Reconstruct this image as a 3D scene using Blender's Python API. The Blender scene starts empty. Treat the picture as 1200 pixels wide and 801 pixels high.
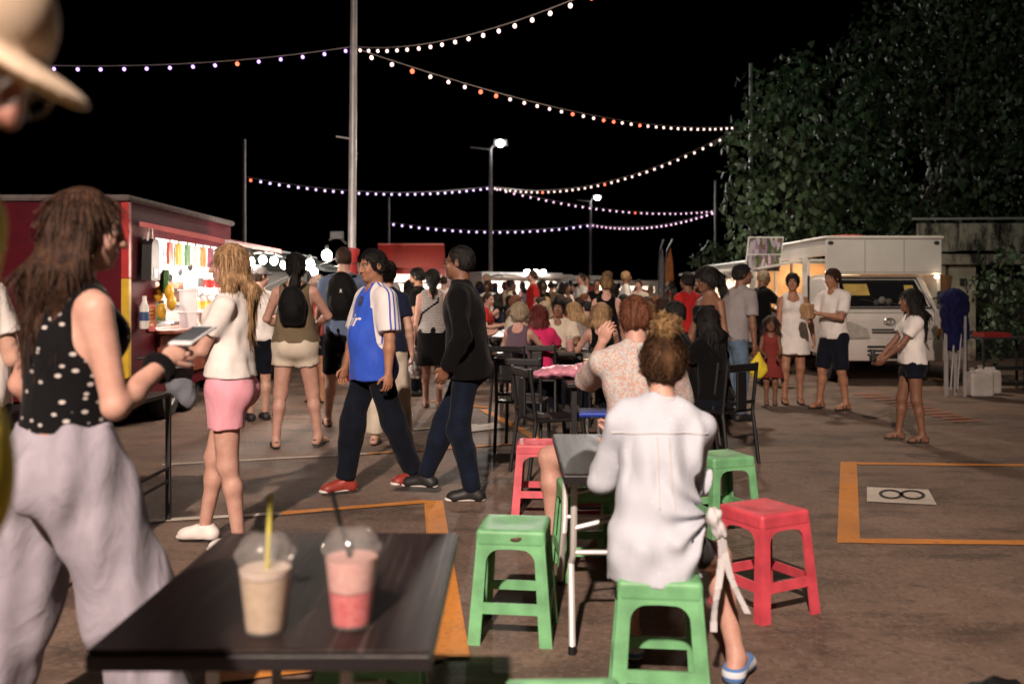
import bpy, bmesh, math, random
import numpy as np
from mathutils import Vector, Matrix
from mathutils.bvhtree import BVHTree
random.seed(7); np.random.seed(7)
C = bpy.context.scene.collection
R = math.radians
F, HZ, HC, CX = 1080.0, 342.0, 1.42, 600.0      # focal length in photo pixels, horizon row, eye height, centre column

def W(px, py, Y): return Vector(((px-CX)*Y/F, Y, HC-(py-HZ)*Y/F))
def GX(px, Y): return (px-CX)*Y/F
def GY(py): return HC*F/(py-HZ)

# ------------------------------------------------------------------ materials
MATS = {}
def nodes(name):
    m = bpy.data.materials.new(name); m.use_nodes = True
    nt = m.node_tree; b = nt.nodes['Principled BSDF']
    return m, nt, b
def N(nt, t, **kw):
    n = nt.nodes.new(t)
    for k, v in kw.items():
        if k in n.inputs: n.inputs[k].default_value = v
        else: setattr(n, k, v)
    return n
def col4(c): return (c[0], c[1], c[2], 1)
def math_n(nt, op, a, b=None):
    n = nt.nodes.new('ShaderNodeMath'); n.operation = op
    for i, v in enumerate((a, b)):
        if v is None: continue
        if isinstance(v, (int, float)): n.inputs[i].default_value = v
        else: nt.links.new(v, n.inputs[i])
    return n.outputs[0]
def mix_n(nt, fac, a, b):
    n = nt.nodes.new('ShaderNodeMix'); n.data_type = 'RGBA'
    for s, v in ((n.inputs[0], fac), (n.inputs[6], a), (n.inputs[7], b)):
        if isinstance(v, (int, float)): s.default_value = v
        elif isinstance(v, tuple): s.default_value = col4(v)
        else: nt.links.new(v, s)
    return n.outputs[2]
def coords(nt, scale=(1,1,1)):
    tc = N(nt, 'ShaderNodeTexCoord'); mp = N(nt, 'ShaderNodeMapping')
    mp.inputs['Scale'].default_value = scale
    nt.links.new(tc.outputs['Object'], mp.inputs['Vector'])
    return mp.outputs['Vector']
def noise(nt, vec, scale, detail=4, rough=.55):
    n = N(nt, 'ShaderNodeTexNoise', Scale=scale, Detail=detail, Roughness=rough)
    nt.links.new(vec, n.inputs['Vector']); return n.outputs['Fac']
def ramp(nt, fac, a, b):
    n = N(nt, 'ShaderNodeMapRange'); n.inputs['From Min'].default_value = a; n.inputs['From Max'].default_value = b
    n.clamp = True
    nt.links.new(fac, n.inputs['Value']); return n.outputs['Result']
def bump(nt, b, h, strength, dist=.01):
    n = N(nt, 'ShaderNodeBump', Strength=strength, Distance=dist)
    nt.links.new(h, n.inputs['Height']); nt.links.new(n.outputs['Normal'], b.inputs['Normal'])
def M(name, c, rough=.6, var=.18, scale=6, bmp=.15, bscale=60, metal=0, emit=0, emitc=None, sss=0, stretch=(1,1,1), coat=0):
    if name in MATS: return MATS[name]
    m, nt, b = nodes(name)
    v = coords(nt, stretch)
    f = ramp(nt, noise(nt, v, scale), .3, .7)
    cc = mix_n(nt, f, tuple(x*(1-var) for x in c), tuple(min(1, x*(1+var)) for x in c))
    nt.links.new(cc, b.inputs['Base Color'])
    b.inputs['Roughness'].default_value = rough; b.inputs['Metallic'].default_value = metal
    if coat: b.inputs['Coat Weight'].default_value = coat
    if bmp: bump(nt, b, noise(nt, v, bscale, 5), bmp, .004)
    if emit:
        b.inputs['Emission Color'].default_value = col4(emitc or c); b.inputs['Emission Strength'].default_value = emit
    if sss:
        b.inputs['Subsurface Weight'].default_value = sss; b.inputs['Subsurface Radius'].default_value = (.012,.005,.003); b.inputs['Subsurface Scale'].default_value = 1
    MATS[name] = m; return m
def emitter(name, c, s, sample=True):
    if name in MATS: return MATS[name]
    m, nt, b = nodes(name)
    e = N(nt, 'ShaderNodeEmission', Strength=s); e.inputs['Color'].default_value = col4(c)
    nt.links.new(e.outputs[0], nt.nodes['Material Output'].inputs['Surface'])
    if not sample: m.cycles.emission_sampling = 'NONE'
    MATS[name] = m; return m
def skin(name, c):
    if name in MATS: return MATS[name]
    m, nt, b = nodes(name)
    v = coords(nt)
    f = ramp(nt, noise(nt, v, 14, 6, .65), .3, .7)
    base = mix_n(nt, f, (c[0]*.84, c[1]*.74, c[2]*.72), (min(1, c[0]*1.08), c[1]*1.10, c[2]*1.12))
    at = N(nt, 'ShaderNodeAttribute', attribute_name='feat')
    sp = N(nt, 'ShaderNodeSeparateColor'); nt.links.new(at.outputs['Color'], sp.inputs[0])
    c1 = mix_n(nt, sp.outputs[1], base, (c[0]*.8, c[1]*.58, c[2]*.58))
    c2 = mix_n(nt, sp.outputs[2], c1, (.42,.37,.33))
    c3 = mix_n(nt, sp.outputs[0], c2, (.02,.012,.01))
    nt.links.new(c3, b.inputs['Base Color'])
    b.inputs['Roughness'].default_value = .55
    b.inputs['Subsurface Weight'].default_value = .12; b.inputs['Subsurface Radius'].default_value = (.012,.005,.003); b.inputs['Subsurface Scale'].default_value = 1
    bump(nt, b, noise(nt, v, 140, 3), .12, .002)
    MATS[name] = m; return m
def cloth(name, c, rough=.85, var=.12, weave=260, folds=.42, sheen=.05):
    if name in MATS: return MATS[name]
    m, nt, b = nodes(name)
    v = coords(nt)
    f = ramp(nt, noise(nt, v, 7, 5), .3, .7)
    cc = mix_n(nt, f, tuple(x*(1-var) for x in c), tuple(min(1, x*(1+var)) for x in c))
    nt.links.new(cc, b.inputs['Base Color'])
    cloth_finish(nt, b, v, rough, weave, folds, sheen)
    MATS[name] = m; return m
def cloth_finish(nt, b, v, rough=.85, weave=260, folds=.42, sheen=.05):
    b.inputs['Roughness'].default_value = rough; b.inputs['Specular IOR Level'].default_value = .12
    b.inputs['Sheen Weight'].default_value = sheen; b.inputs['Sheen Roughness'].default_value = .5
    n1 = N(nt, 'ShaderNodeTexNoise', Scale=8, Detail=4, Roughness=.45, Distortion=1.4); nt.links.new(coords(nt, (1,1,.5)), n1.inputs['Vector'])
    h = math_n(nt, 'ADD', math_n(nt, 'MULTIPLY', n1.outputs['Fac'], 1.0), math_n(nt, 'MULTIPLY', noise(nt, v, weave, 2), .08))
    bump(nt, b, h, folds, .02)
def patt(name, c1, c2, kind, **kw):
    """cloth with a printed pattern: dots, stripes, floral"""
    if name in MATS: return MATS[name]
    m, nt, b = nodes(name)
    v = coords(nt)
    if kind == 'dots':
        vv = coords(nt, kw.get('scl', (22, 22, 38)))
        vo = N(nt, 'ShaderNodeTexVoronoi', Scale=1, Randomness=.75); nt.links.new(vv, vo.inputs['Vector'])
        f = ramp(nt, vo.outputs['Distance'], kw.get('r', .34), kw.get('r', .34)-.06)
    elif kind == 'stripes':
        sx = N(nt, 'ShaderNodeSeparateXYZ'); nt.links.new(v, sx.inputs[0])
        w = math_n(nt, 'FRACT', math_n(nt, 'MULTIPLY', math_n(nt, 'ADD', sx.outputs[2], 5), kw.get('n', 45)))
        f = ramp(nt, w, .52, .56)
    else:
        vo = N(nt, 'ShaderNodeTexVoronoi', Scale=kw.get('n', 45), Randomness=1); nt.links.new(v, vo.inputs['Vector'])
        sp = N(nt, 'ShaderNodeSeparateColor'); nt.links.new(vo.outputs['Color'], sp.inputs[0])
        f = ramp(nt, sp.outputs[0], .62, .66)
        g = ramp(nt, sp.outputs[1], .6, .64)
        c1o = mix_n(nt, g, c1, kw.get('c3', (.25, .33, .42)))
        cc = mix_n(nt, f, c1o, c2)
    if kind != 'floral': cc = mix_n(nt, f, c1, c2)
    nt.links.new(cc, b.inputs['Base Color'])
    cloth_finish(nt, b, v, folds=.4)
    MATS[name] = m; return m
def hairm(name, c, c2=None):
    if name in MATS: return MATS[name]
    m, nt, b = nodes(name)
    v = coords(nt, (1, 1, .09))
    f = ramp(nt, noise(nt, v, 70, 5), .35, .68)
    c2 = c2 or tuple(x*1.9 for x in c)
    cc = mix_n(nt, f, tuple(x*.6 for x in c), c2)
    nt.links.new(cc, b.inputs['Base Color'])
    b.inputs['Roughness'].default_value = .6; b.inputs['Specular IOR Level'].default_value = .3
    bump(nt, b, noise(nt, v, 110, 4), .9, .012)
    MATS[name] = m; return m

# ------------------------------------------------------------------ objects
def tag(o, label=None, cat=None, group=None, kind=None):
    if label: o['label'] = label
    if cat: o['category'] = cat
    if group: o['group'] = group
    if kind: o['kind'] = kind
    return o
def thing(name, label, cat, loc=(0,0,0), rz=0, group=None):
    o = bpy.data.objects.new(name, None); C.objects.link(o); o.empty_display_size = .1
    o.location = loc; o.rotation_euler = (0, 0, rz)
    return tag(o, label, cat, group)
def link(name, me, mats, parent=None):
    o = bpy.data.objects.new(name, me); C.objects.link(o)
    if parent is not None: o.parent = parent
    if not isinstance(mats, (list, tuple)): mats = [mats]
    if not me.materials:
        for m in mats: me.materials.append(m)
    return o
def kids(o): return [c for c in bpy.data.objects if c.parent == o]
def copy_tree(o, parent=None):
    c = o.copy(); C.objects.link(c)
    if parent is not None: c.parent = parent
    for ch in list(o.children): copy_tree(ch, c)
    return c
class MB:
    """collects shapes in one bmesh and links them as one mesh object"""
    def __init__(s): s.bm = bmesh.new()
    def box(s, lo, hi, bev=0, mat=None, seg=2):
        lo = Vector(lo); hi = Vector(hi)
        r = bmesh.ops.create_cube(s.bm, size=1)
        vs = r['verts']; d = hi-lo
        for v in vs: v.co = Vector((lo.x+(v.co.x+.5)*d.x, lo.y+(v.co.y+.5)*d.y, lo.z+(v.co.z+.5)*d.z))
        if bev:
            es = list({e for v in vs for e in v.link_edges})
            q = bmesh.ops.bevel(s.bm, geom=es, offset=min(bev, .49*min(abs(x) for x in d)), segments=seg, affect='EDGES', profile=.5)
            vs = list({v for f in q['faces'] for v in f.verts} | {v for v in vs if v.is_valid})
        if mat is not None:
            for v in vs: v.co = mat @ v.co
        return s
    def tube(s, pts, rad, n=8, cap=True, closed=False):
        pts = [Vector(p) for p in pts]
        rads = rad if isinstance(rad, (list, tuple)) else [rad]*len(pts)
        rings = []; L = len(pts); pu = None
        for i, p in enumerate(pts):
            if closed: t = pts[(i+1) % L]-pts[i-1]
            else: t = (pts[min(i+1, L-1)]-pts[max(i-1, 0)])
            t.normalize()
            if pu is None: pu = t.orthogonal().normalized()
            u = (pu-t*pu.dot(t))
            u = u.normalized() if u.length > 1e-6 else t.orthogonal().normalized()
            pu = u; w = t.cross(u)
            rings.append([s.bm.verts.new(p+(u*math.cos(2*math.pi*k/n)+w*math.sin(2*math.pi*k/n))*rads[i]) for k in range(n)])
        for i in range(L if closed else L-1):
            a, b = rings[i], rings[(i+1) % L]
            for k in range(n): s.bm.faces.new((a[k], a[(k+1) % n], b[(k+1) % n], b[k]))
        if cap and not closed:
            s.bm.faces.new(rings[0][::-1]); s.bm.faces.new(rings[-1])
        return s
    def lathe(s, prof, c=(0,0,0), n=24, cap0=False, cap1=False):
        c = Vector(c); rings = []
        for r, z in prof: rings.append([s.bm.verts.new(c+Vector((r*math.cos(2*math.pi*k/n), r*math.sin(2*math.pi*k/n), z))) for k in range(n)])
        for a, b in zip(rings, rings[1:]):
            for k in range(n): s.bm.faces.new((a[k], a[(k+1) % n], b[(k+1) % n], b[k]))
        if cap0: s.bm.faces.new(rings[0][::-1])
        if cap1: s.bm.faces.new(rings[-1])
        return s
    def ell(s, c, r, n=12, m=8, mat=None):
        q = bmesh.ops.create_uvsphere(s.bm, u_segments=n, v_segments=m, radius=1)
        for v in q['verts']:
            v.co = Vector((v.co.x*r[0], v.co.y*r[1], v.co.z*r[2]))
            if mat is not None: v.co = mat @ v.co
            v.co += Vector(c)
        return s
    def prism(s, poly, fn, d):
        """poly: 2-D outline; fn maps (u, v, depth) to 3-D; depth 0..d"""
        a = [s.bm.verts.new(fn(u, v, 0)) for u, v in poly]; b = [s.bm.verts.new(fn(u, v, d)) for u, v in poly]
        n = len(poly)
        s.bm.faces.new(a); s.bm.faces.new(b[::-1])
        for i in range(n): s.bm.faces.new((a[i], b[i], b[(i+1) % n], a[(i+1) % n]))
        return s
    def quad(s, *ps):
        s.bm.faces.new([s.bm.verts.new(p) for p in ps]); return s
    def build(s, name, mats, parent=None, smooth=False, off=None, recalc=True):
        if recalc: bmesh.ops.recalc_face_normals(s.bm, faces=s.bm.faces)
        me = bpy.data.meshes.new(name)
        if off is not None: bmesh.ops.translate(s.bm, verts=s.bm.verts, vec=off)
        s.bm.to_mesh(me); s.bm.free()
        o = link(name, me, mats, parent)
        if smooth:
            me.polygons.foreach_set('use_smooth', [True]*len(me.polygons))
            me.set_sharp_from_angle(angle=R(smooth if smooth is not True else 40))
        return o

# ------------------------------------------------------------------ distance-field modelling of bodies and clothes
def smin(a, b, k):
    h = np.clip(.5+.5*(b-a)/k, 0, 1); return b+(a-b)*h-k*h*(1-h)
A3 = lambda *p: np.array(p, np.float64)
class Cap:
    def __init__(s, a, b, ra, rb, n=None, g=1.0, flat=False, flat0=False):
        s.a = np.asarray(a, float); s.b = np.asarray(b, float); s.ra = ra; s.rb = rb; s.n = None if n is None else np.asarray(n, float); s.g = g; s.flat = flat; s.flat0 = flat0
        r = max(ra, rb)*max(1, 1/g); s.lo = np.minimum(s.a, s.b)-r; s.hi = np.maximum(s.a, s.b)+r
    def __call__(s, x, y, z):
        A = np.eye(3)
        if s.n is not None: A = A+(s.g-1)*np.outer(s.n, s.n)
        q = [A[i,0]*(x-s.a[0])+A[i,1]*(y-s.a[1])+A[i,2]*(z-s.a[2]) for i in range(3)]
        ab = A@(s.b-s.a); L2 = max(1e-9, ab@ab)
        t = np.clip((q[0]*ab[0]+q[1]*ab[1]+q[2]*ab[2])/L2, 0, 1)
        d = np.sqrt((q[0]-t*ab[0])**2+(q[1]-t*ab[1])**2+(q[2]-t*ab[2])**2)-(s.ra+(s.rb-s.ra)*t)
        if s.flat or s.flat0:
            u = s.b-s.a; u = u/np.linalg.norm(u)
            if s.flat: d = np.maximum(d, (x-s.b[0])*u[0]+(y-s.b[1])*u[1]+(z-s.b[2])*u[2])
            if s.flat0: d = np.maximum(d, -((x-s.a[0])*u[0]+(y-s.a[1])*u[1]+(z-s.a[2])*u[2]))
        return d
class Ell:
    def __init__(s, c, r, Q=None):
        s.c = np.asarray(c, float); s.r = np.asarray(r, float)*np.ones(3); s.Q = np.eye(3) if Q is None else Q   # columns = axes
        e = np.abs(s.Q)@s.r; s.lo = s.c-e; s.hi = s.c+e
    def __call__(s, x, y, z):
        X, Y, Z = x-s.c[0], y-s.c[1], z-s.c[2]; Q = s.Q
        p = [(Q[0,i]*X+Q[1,i]*Y+Q[2,i]*Z)/s.r[i] for i in range(3)]
        k0 = np.sqrt(p[0]**2+p[1]**2+p[2]**2)
        k1 = np.sqrt((p[0]/s.r[0])**2+(p[1]/s.r[1])**2+(p[2]/s.r[2])**2)
        return k0*(k0-1)/np.maximum(k1, 1e-6)
class Rbox:
    def __init__(s, c, hs, rad, Q=None):
        s.c = np.asarray(c, float); s.h = np.asarray(hs, float)-rad; s.rad = rad; s.Q = np.eye(3) if Q is None else Q
        e = np.abs(s.Q)@np.asarray(hs, float); s.lo = s.c-e; s.hi = s.c+e
    def __call__(s, x, y, z):
        X, Y, Z = x-s.c[0], y-s.c[1], z-s.c[2]; Q = s.Q
        p = [np.abs(Q[0,i]*X+Q[1,i]*Y+Q[2,i]*Z)-s.h[i] for i in range(3)]
        return np.sqrt(sum(np.maximum(q, 0)**2 for q in p))+np.minimum(np.maximum(np.maximum(p[0], p[1]), p[2]), 0)-s.rad
EDGES12 = [((0,0,0),(1,0,0)),((0,1,0),(1,1,0)),((0,0,1),(1,0,1)),((0,1,1),(1,1,1)),((0,0,0),(0,1,0)),((1,0,0),(1,1,0)),((0,0,1),(0,1,1)),((1,0,1),(1,1,1)),((0,0,0),(0,0,1)),((1,0,0),(1,0,1)),((0,1,0),(0,1,1)),((1,1,0),(1,1,1))]
def sdf_mesh(ops, cell, fine=(), wrinkle=0, wr=(9, 0), clip=(), fold=None):
    """ops: list of (op, prim, k); op in 'u','s','i'. Returns verts, quads (naive surface nets on a rectilinear grid)."""
    us = [o for o in ops if o[0] == 'u']
    lo = np.min([o[1].lo for o in us], axis=0)-.03; hi = np.max([o[1].hi for o in us], axis=0)+.03
    ax = []
    for i in range(3):
        x = lo[i]; pts = [x]
        while x < hi[i]:
            c = cell
            for fl, fh, fc in fine:
                if fl[i]-c*.5 < x < fh[i]: c = min(c, fc)
            x += c; pts.append(x)
        ax.append(np.array(pts))
    f = np.full([len(a) for a in ax], .5, np.float32)
    for op, p, k in ops:
        mg = .035+k
        sl = []
        for i in range(3):
            a = max(0, int(np.searchsorted(ax[i], p.lo[i]-mg))-1); b = min(len(ax[i]), int(np.searchsorted(ax[i], p.hi[i]+mg))+1); sl.append(slice(a, b))
        sl = tuple(sl)
        if any(s.stop <= s.start for s in sl): continue
        x, y, z = ax[0][sl[0]][:,None,None], ax[1][sl[1]][None,:,None], ax[2][sl[2]][None,None,:]
        d = p(x, y, z).astype(np.float32); cur = f[sl]
        if op == 'u': f[sl] = smin(cur, d, k) if k > 0 else np.minimum(cur, d)
        elif op == 's': f[sl] = -smin(-cur, d, k) if k > 0 else np.maximum(cur, -d)
    for p0, n in clip:
        f = np.maximum(f, ((ax[0][:,None,None]-p0[0])*n[0]+(ax[1][None,:,None]-p0[1])*n[1]+(ax[2][None,None,:]-p0[2])*n[2]).astype(np.float32))
    if wrinkle:
        I = np.argwhere(np.abs(f) < .04)
        X, Y, Z = ax[0][I[:,0]], ax[1][I[:,1]], ax[2][I[:,2]]
        fr, ph = wr[:2]
        w = np.sin(fr*(X*1.3+Y*.8)+ph+2.2*np.sin(fr*.55*Z+1.7*X*fr+ph*2))*.5+.35*np.sin(fr*2.1*(Z*.8+X*.7-Y)+ph*3+1.5*np.sin(fr*1.1*X+ph))+.25*np.sin(fr*3.7*(Z*.5-X+Y*.6)+ph)
        if len(wr) > 2: w = w*.5+.6*np.sin(fr*2.3*(X-.4*Y)+ph+1.3*np.sin(2.6*Z+ph)+wr[2]*Z)+.4*np.sin(fr*3.9*(.6*X+Y)+2*np.sin(4*Z))
        if fold is not None: w = w+fold(X, Y, Z)/wrinkle
        f[I[:,0], I[:,1], I[:,2]] += (wrinkle*w).astype(np.float32)
    s = f < 0
    n0, n1, n2 = f.shape
    cnt = np.zeros((n0-1, n1-1, n2-1), np.int8)
    for dx in (0,1):
        for dy in (0,1):
            for dz in (0,1): cnt += s[dx:n0-1+dx, dy:n1-1+dy, dz:n2-1+dz]
    act = (cnt > 0) & (cnt < 8)
    idx = np.argwhere(act); ids = np.full(act.shape, -1, np.int64); ids[act] = np.arange(len(idx))
    pos = np.zeros((len(idx), 3)); w = np.zeros(len(idx))
    for ea, eb in EDGES12:
        ia = idx+ea; ib = idx+eb
        fa = f[ia[:,0], ia[:,1], ia[:,2]]; fb = f[ib[:,0], ib[:,1], ib[:,2]]
        m = (fa < 0) != (fb < 0)
        t = (fa[m]/(fa[m]-fb[m]))[:,None]
        pa = np.stack([ax[i][ia[m,i]] for i in range(3)], 1); pb = np.stack([ax[i][ib[m,i]] for i in range(3)], 1)
        pos[m] += pa+(pb-pa)*t; w[m] += 1
    pos /= w[:,None]
    Q = []
    def quads(m, o, c):
        e = np.argwhere(m)+o
        q = np.stack([ids[tuple((e+d).T)] for d in c], 1)
        return q
    sg = s[:-1,1:-1,1:-1]; m = sg != s[1:,1:-1,1:-1]
    q = quads(m, (0,1,1), ((0,-1,-1),(0,0,-1),(0,0,0),(0,-1,0))); q[~sg[m]] = q[~sg[m]][:, ::-1]; Q.append(q)
    sg = s[1:-1,:-1,1:-1]; m = sg != s[1:-1,1:,1:-1]
    q = quads(m, (1,0,1), ((-1,0,-1),(-1,0,0),(0,0,0),(0,0,-1))); q[~sg[m]] = q[~sg[m]][:, ::-1]; Q.append(q)
    sg = s[1:-1,1:-1,:-1]; m = sg != s[1:-1,1:-1,1:]
    q = quads(m, (1,1,0), ((-1,-1,0),(0,-1,0),(0,0,0),(-1,0,0))); q[~sg[m]] = q[~sg[m]][:, ::-1]; Q.append(q)
    Q = np.concatenate(Q)
    return pos, Q
def np_mesh(name, parts, smooth=True):
    """parts: list of (verts, quads, material index)"""
    vs, fs, mi, o = [], [], [], 0
    for v, q, i in parts:
        vs.append(v); fs.append(q+o); mi.append(np.full(len(q), i, np.int32)); o += len(v)
    vs = np.concatenate(vs); fs = np.concatenate(fs); mi = np.concatenate(mi)
    me = bpy.data.meshes.new(name)
    me.vertices.add(len(vs)); me.vertices.foreach_set('co', vs.astype(np.float32).ravel())
    me.loops.add(len(fs)*4); me.loops.foreach_set('vertex_index', fs.astype(np.int32).ravel())
    me.polygons.add(len(fs)); me.polygons.foreach_set('loop_start', np.arange(len(fs), dtype=np.int32)*4)
    me.polygons.foreach_set('material_index', mi)
    me.update(calc_edges=True); me.validate()
    if smooth: me.polygons.foreach_set('use_smooth', np.ones(len(me.polygons), bool))
    return me
def tubes_np(chains, n=6):
    """chains: list of [(p, r), ...]; returns verts, quads of open-ended tubes with rounded tips"""
    V, Q, o = [], [], 0
    for ch in chains:
        pts = [np.asarray(p, float) for p, r in ch]; rs = [r for p, r in ch]
        t = pts[-1]-pts[-2]; t = t/np.linalg.norm(t)
        pts += [pts[-1]+t*rs[-1]*.7, pts[-1]+t*rs[-1]*.98]; rs += [rs[-1]*.72, rs[-1]*.1]
        pu = None
        for i, p in enumerate(pts):
            t = pts[min(i+1, len(pts)-1)]-pts[max(i-1, 0)]; t = t/(np.linalg.norm(t)+1e-9)
            if pu is None: pu = np.cross(t, [.3,.8,.5]); pu /= np.linalg.norm(pu)
            u = pu-t*(pu@t); u /= np.linalg.norm(u)+1e-9; pu = u; w = np.cross(t, u)
            for k in range(n): V.append(p+(u*math.cos(2*math.pi*k/n)+w*math.sin(2*math.pi*k/n))*rs[i])
        for i in range(len(pts)-1):
            for k in range(n): Q.append([o+i*n+k, o+i*n+(k+1) % n, o+(i+1)*n+(k+1) % n, o+(i+1)*n+k])
        o += len(pts)*n
    return np.array(V), np.array(Q)
# ------------------------------------------------------------------ people
def rot(ax, deg):
    return np.array(Matrix.Rotation(R(deg), 3, ax))
def unit(v):
    v = np.asarray(v, float); return v/(np.linalg.norm(v)+1e-9)
def ik(a, t, l1, l2, hint):
    d = t-a; L = np.linalg.norm(d)
    if L > (l1+l2)*.998: t = a+d/L*(l1+l2)*.998; d = t-a; L = np.linalg.norm(d)
    u = d/L; x = (l1*l1-l2*l2+L*L)/(2*L); h = math.sqrt(max(0, l1*l1-x*x))
    hv = np.asarray(hint, float); hv = unit(hv-u*(hv@u))
    return a+u*x+hv*h, t
class Fig:
    """posed skeleton in local space: +Y forward, +X the person's right, Z up, origin on the ground under the pelvis"""
    def __init__(s, h=1.7, fem=0, bulk=1.0, belly=0, lean=0, side=0, twist=0, head=(0,0,0), pz=None, hands=None, elbows=None, feet=None, knees=None, toes=(0,0), sit=False, hs=None, grip=(None,None), bust=1.0, curl=(1,1), bz=.03):
        k = s.k = h/1.75; s.fem = fem; s.b = bulk; s.belly = belly; s.h = h; s.bust = bust; s.bz = bz
        s.hk = hs or (.35+.65*k)*.97
        s.P = A3(0, 0, pz if pz is not None else (.56 if sit else .955*k))
        s.Rt = rot('Z', -twist)@rot('Y', side)@rot('X', -lean); s.Rp = rot('X', -lean*(.25 if not sit else .4))
        up = s.Rt[:,2]; s.up = up; s.fw = s.Rt[:,1]; s.rt = s.Rt[:,0]
        mid = unit(s.Rp[:,2]+up)
        s.W_ = s.P+mid*.14*k; s.Cc = s.W_+up*.22*k; s.Nk = s.W_+up*.40*k
        sw = (.160 if fem else .184)*k*(.9+.1*bulk)
        s.sh = [s.W_+up*.318*k-s.rt*sw, s.W_+up*.318*k+s.rt*sw]      # 0 left, 1 right
        hy, hp, hr = head
        s.Rh = rot('Z', -hy-twist*.6)@rot('X', -hp)@rot('Y', hr)
        s.Hb = s.Nk+unit(up+s.Rh[:,2]*.6)*.055*k
        s.H = s.Hb+s.Rh[:,2]*.105*s.hk+s.Rh[:,1]*.018*s.hk
        s.hip = [s.P+s.Rp@A3(-.088*k,0,-.035*k), s.P+s.Rp@A3(.088*k,0,-.035*k)]
        la, lf, lt, lsn = .285*k, .25*k, .425*k, .405*k
        hands = hands or (None, None); elbows = elbows or (None, None); feet = feet or (None, None); knees = knees or (None, None)
        s.el, s.wr, s.kn, s.an = [None]*2, [None]*2, [None]*2, [None]*2
        s.palm = [None]*2; s.curl = curl
        for i, sg in ((0,-1),(1,1)):
            T = s.sh[i]+A3(sg*.07*k, .05*k, -.52*k) if hands[i] is None else np.asarray(hands[i], float)
            s.el[i], s.wr[i] = ik(s.sh[i], T, la, lf, elbows[i] or (sg*.5, -1, -.3))
            A = A3(sg*.085*k, .02, .085*k) if feet[i] is None else np.asarray(feet[i], float)
            s.kn[i], s.an[i] = ik(s.hip[i], A, lt, lsn, knees[i] or (sg*.12, 1, .1))
        s.toes = toes
        s.grip = grip
    def hpt(s, x, y, z): return s.H+s.Rh@(A3(x,y,z)*s.hk)
    # each function returns a list of ops
    def torso(s, o=0.0, hem=None):
        k, b, f = s.k, s.b, s.fem; P = s.P
        hw = .162 if f else .152
        L = [('u', Ell(P+s.Rp@A3(0,0,-.005*k), A3(hw*b*k+o, .112*b*k+o, .125*k+o), s.Rp), .05),
             ('u', Ell(P+s.Rp@A3(-.07*k,-.05*k,-.045*k), .086*b*k+o), .04), ('u', Ell(P+s.Rp@A3(.07*k,-.05*k,-.045*k), .086*b*k+o), .04),
             ('u', Cap(P+s.Rp@A3(0,0,.06*k), s.Cc-s.up*.05*k, (.128 if f else .138)*b*k+o, (.130 if f else .142)*b*k+o, s.fw, 1.3), .05),
             ('u', Ell(s.Cc+s.up*.01*k, A3((.140 if f else .160)*(.6+.4*b)*k+o, .105*(.5+.5*b)*k+o, .165*k+o), s.Rt), .05),
             ('u', Cap(s.sh[0]+s.rt*.045*k, s.sh[1]-s.rt*.045*k, .048*k+o, .048*k+o), .05),
             ('u', Cap(s.Nk-s.up*.01*k, s.sh[0]*.6+s.Nk*.4, .042*k+o, .036*k+o), .035), ('u', Cap(s.Nk-s.up*.01*k, s.sh[1]*.6+s.Nk*.4, .042*k+o, .036*k+o), .035)]
        if f:
            r = .056*s.bust*k
            for sg in (-1,1): L.append(('u', Ell(s.Cc+s.Rt@A3(sg*.07*k,.078*k,.02*k), r+o), .045))
        if s.belly: L.append(('u', Ell(s.W_+s.Rt@A3(0,.045*k,s.bz*k), A3(.13*k+o, .07*k+s.belly*k+o, .15*k+o), s.Rt), .06))
        return L
    def neck(s):
        r = (.046 if s.fem else .056)*s.k
        return [('u', Cap(s.Nk-s.up*.04*s.k, s.Hb+s.Rh[:,2]*.05*s.hk, r*1.12, r), .04)]
    def arm(s, i, o0=0., o1=0., end=2.0, flat=False):
        k = s.k*(.93 if s.fem else 1)*(.7+.3*s.b); A, E, Wr = s.sh[i], s.el[i], s.wr[i]; L = []
        t = min(1, end); e = A+(E-A)*t
        L.append(('u', Cap(A, e, .05*k+o0, (.05-.012*t)*k+o0+(o1-o0)*min(1, t/max(.01, end)), flat=flat and end <= 1), .03))
        if end > 1:
            t = end-1; e = E+(Wr-E)*t; m = E+(Wr-E)*min(.3, t)
            oe = o0+(o1-o0)*(1/end)
            L.append(('u', Cap(E, m, .038*k+oe, .041*k+oe), .02))
            if t > .3: L.append(('u', Cap(m, e, .041*k+oe, (.041-.016*(t-.3)/.7)*k+o1, flat=flat), .02))
        return L
    def hand(s, i):
        k = s.hk*(.92 if s.fem else 1); u = unit(s.wr[i]-s.el[i])
        g = s.grip[i]; sg = -1 if i == 0 else 1
        n = unit(np.cross(u, [0,1,0]) if abs(u[1]) < .85 else np.cross(u, [0,0,1])*-1)*sg     # back of the hand, outward
        if g is not None: n = unit(g)
        n = unit(n-u*(n@u)); v = np.cross(u, n)*sg     # thumb side
        if g is None and v[1] < 0 and abs(u[2]) > .5: v = -v
        return u, n, v, k
    def handops(s, i):
        u, n, v, k = s.hand(i)
        return [('u', Ell(s.wr[i]+u*.045*k, A3(.052*k, .019*k, .039*k), np.stack([u, n, v], 1)), .02)]
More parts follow.
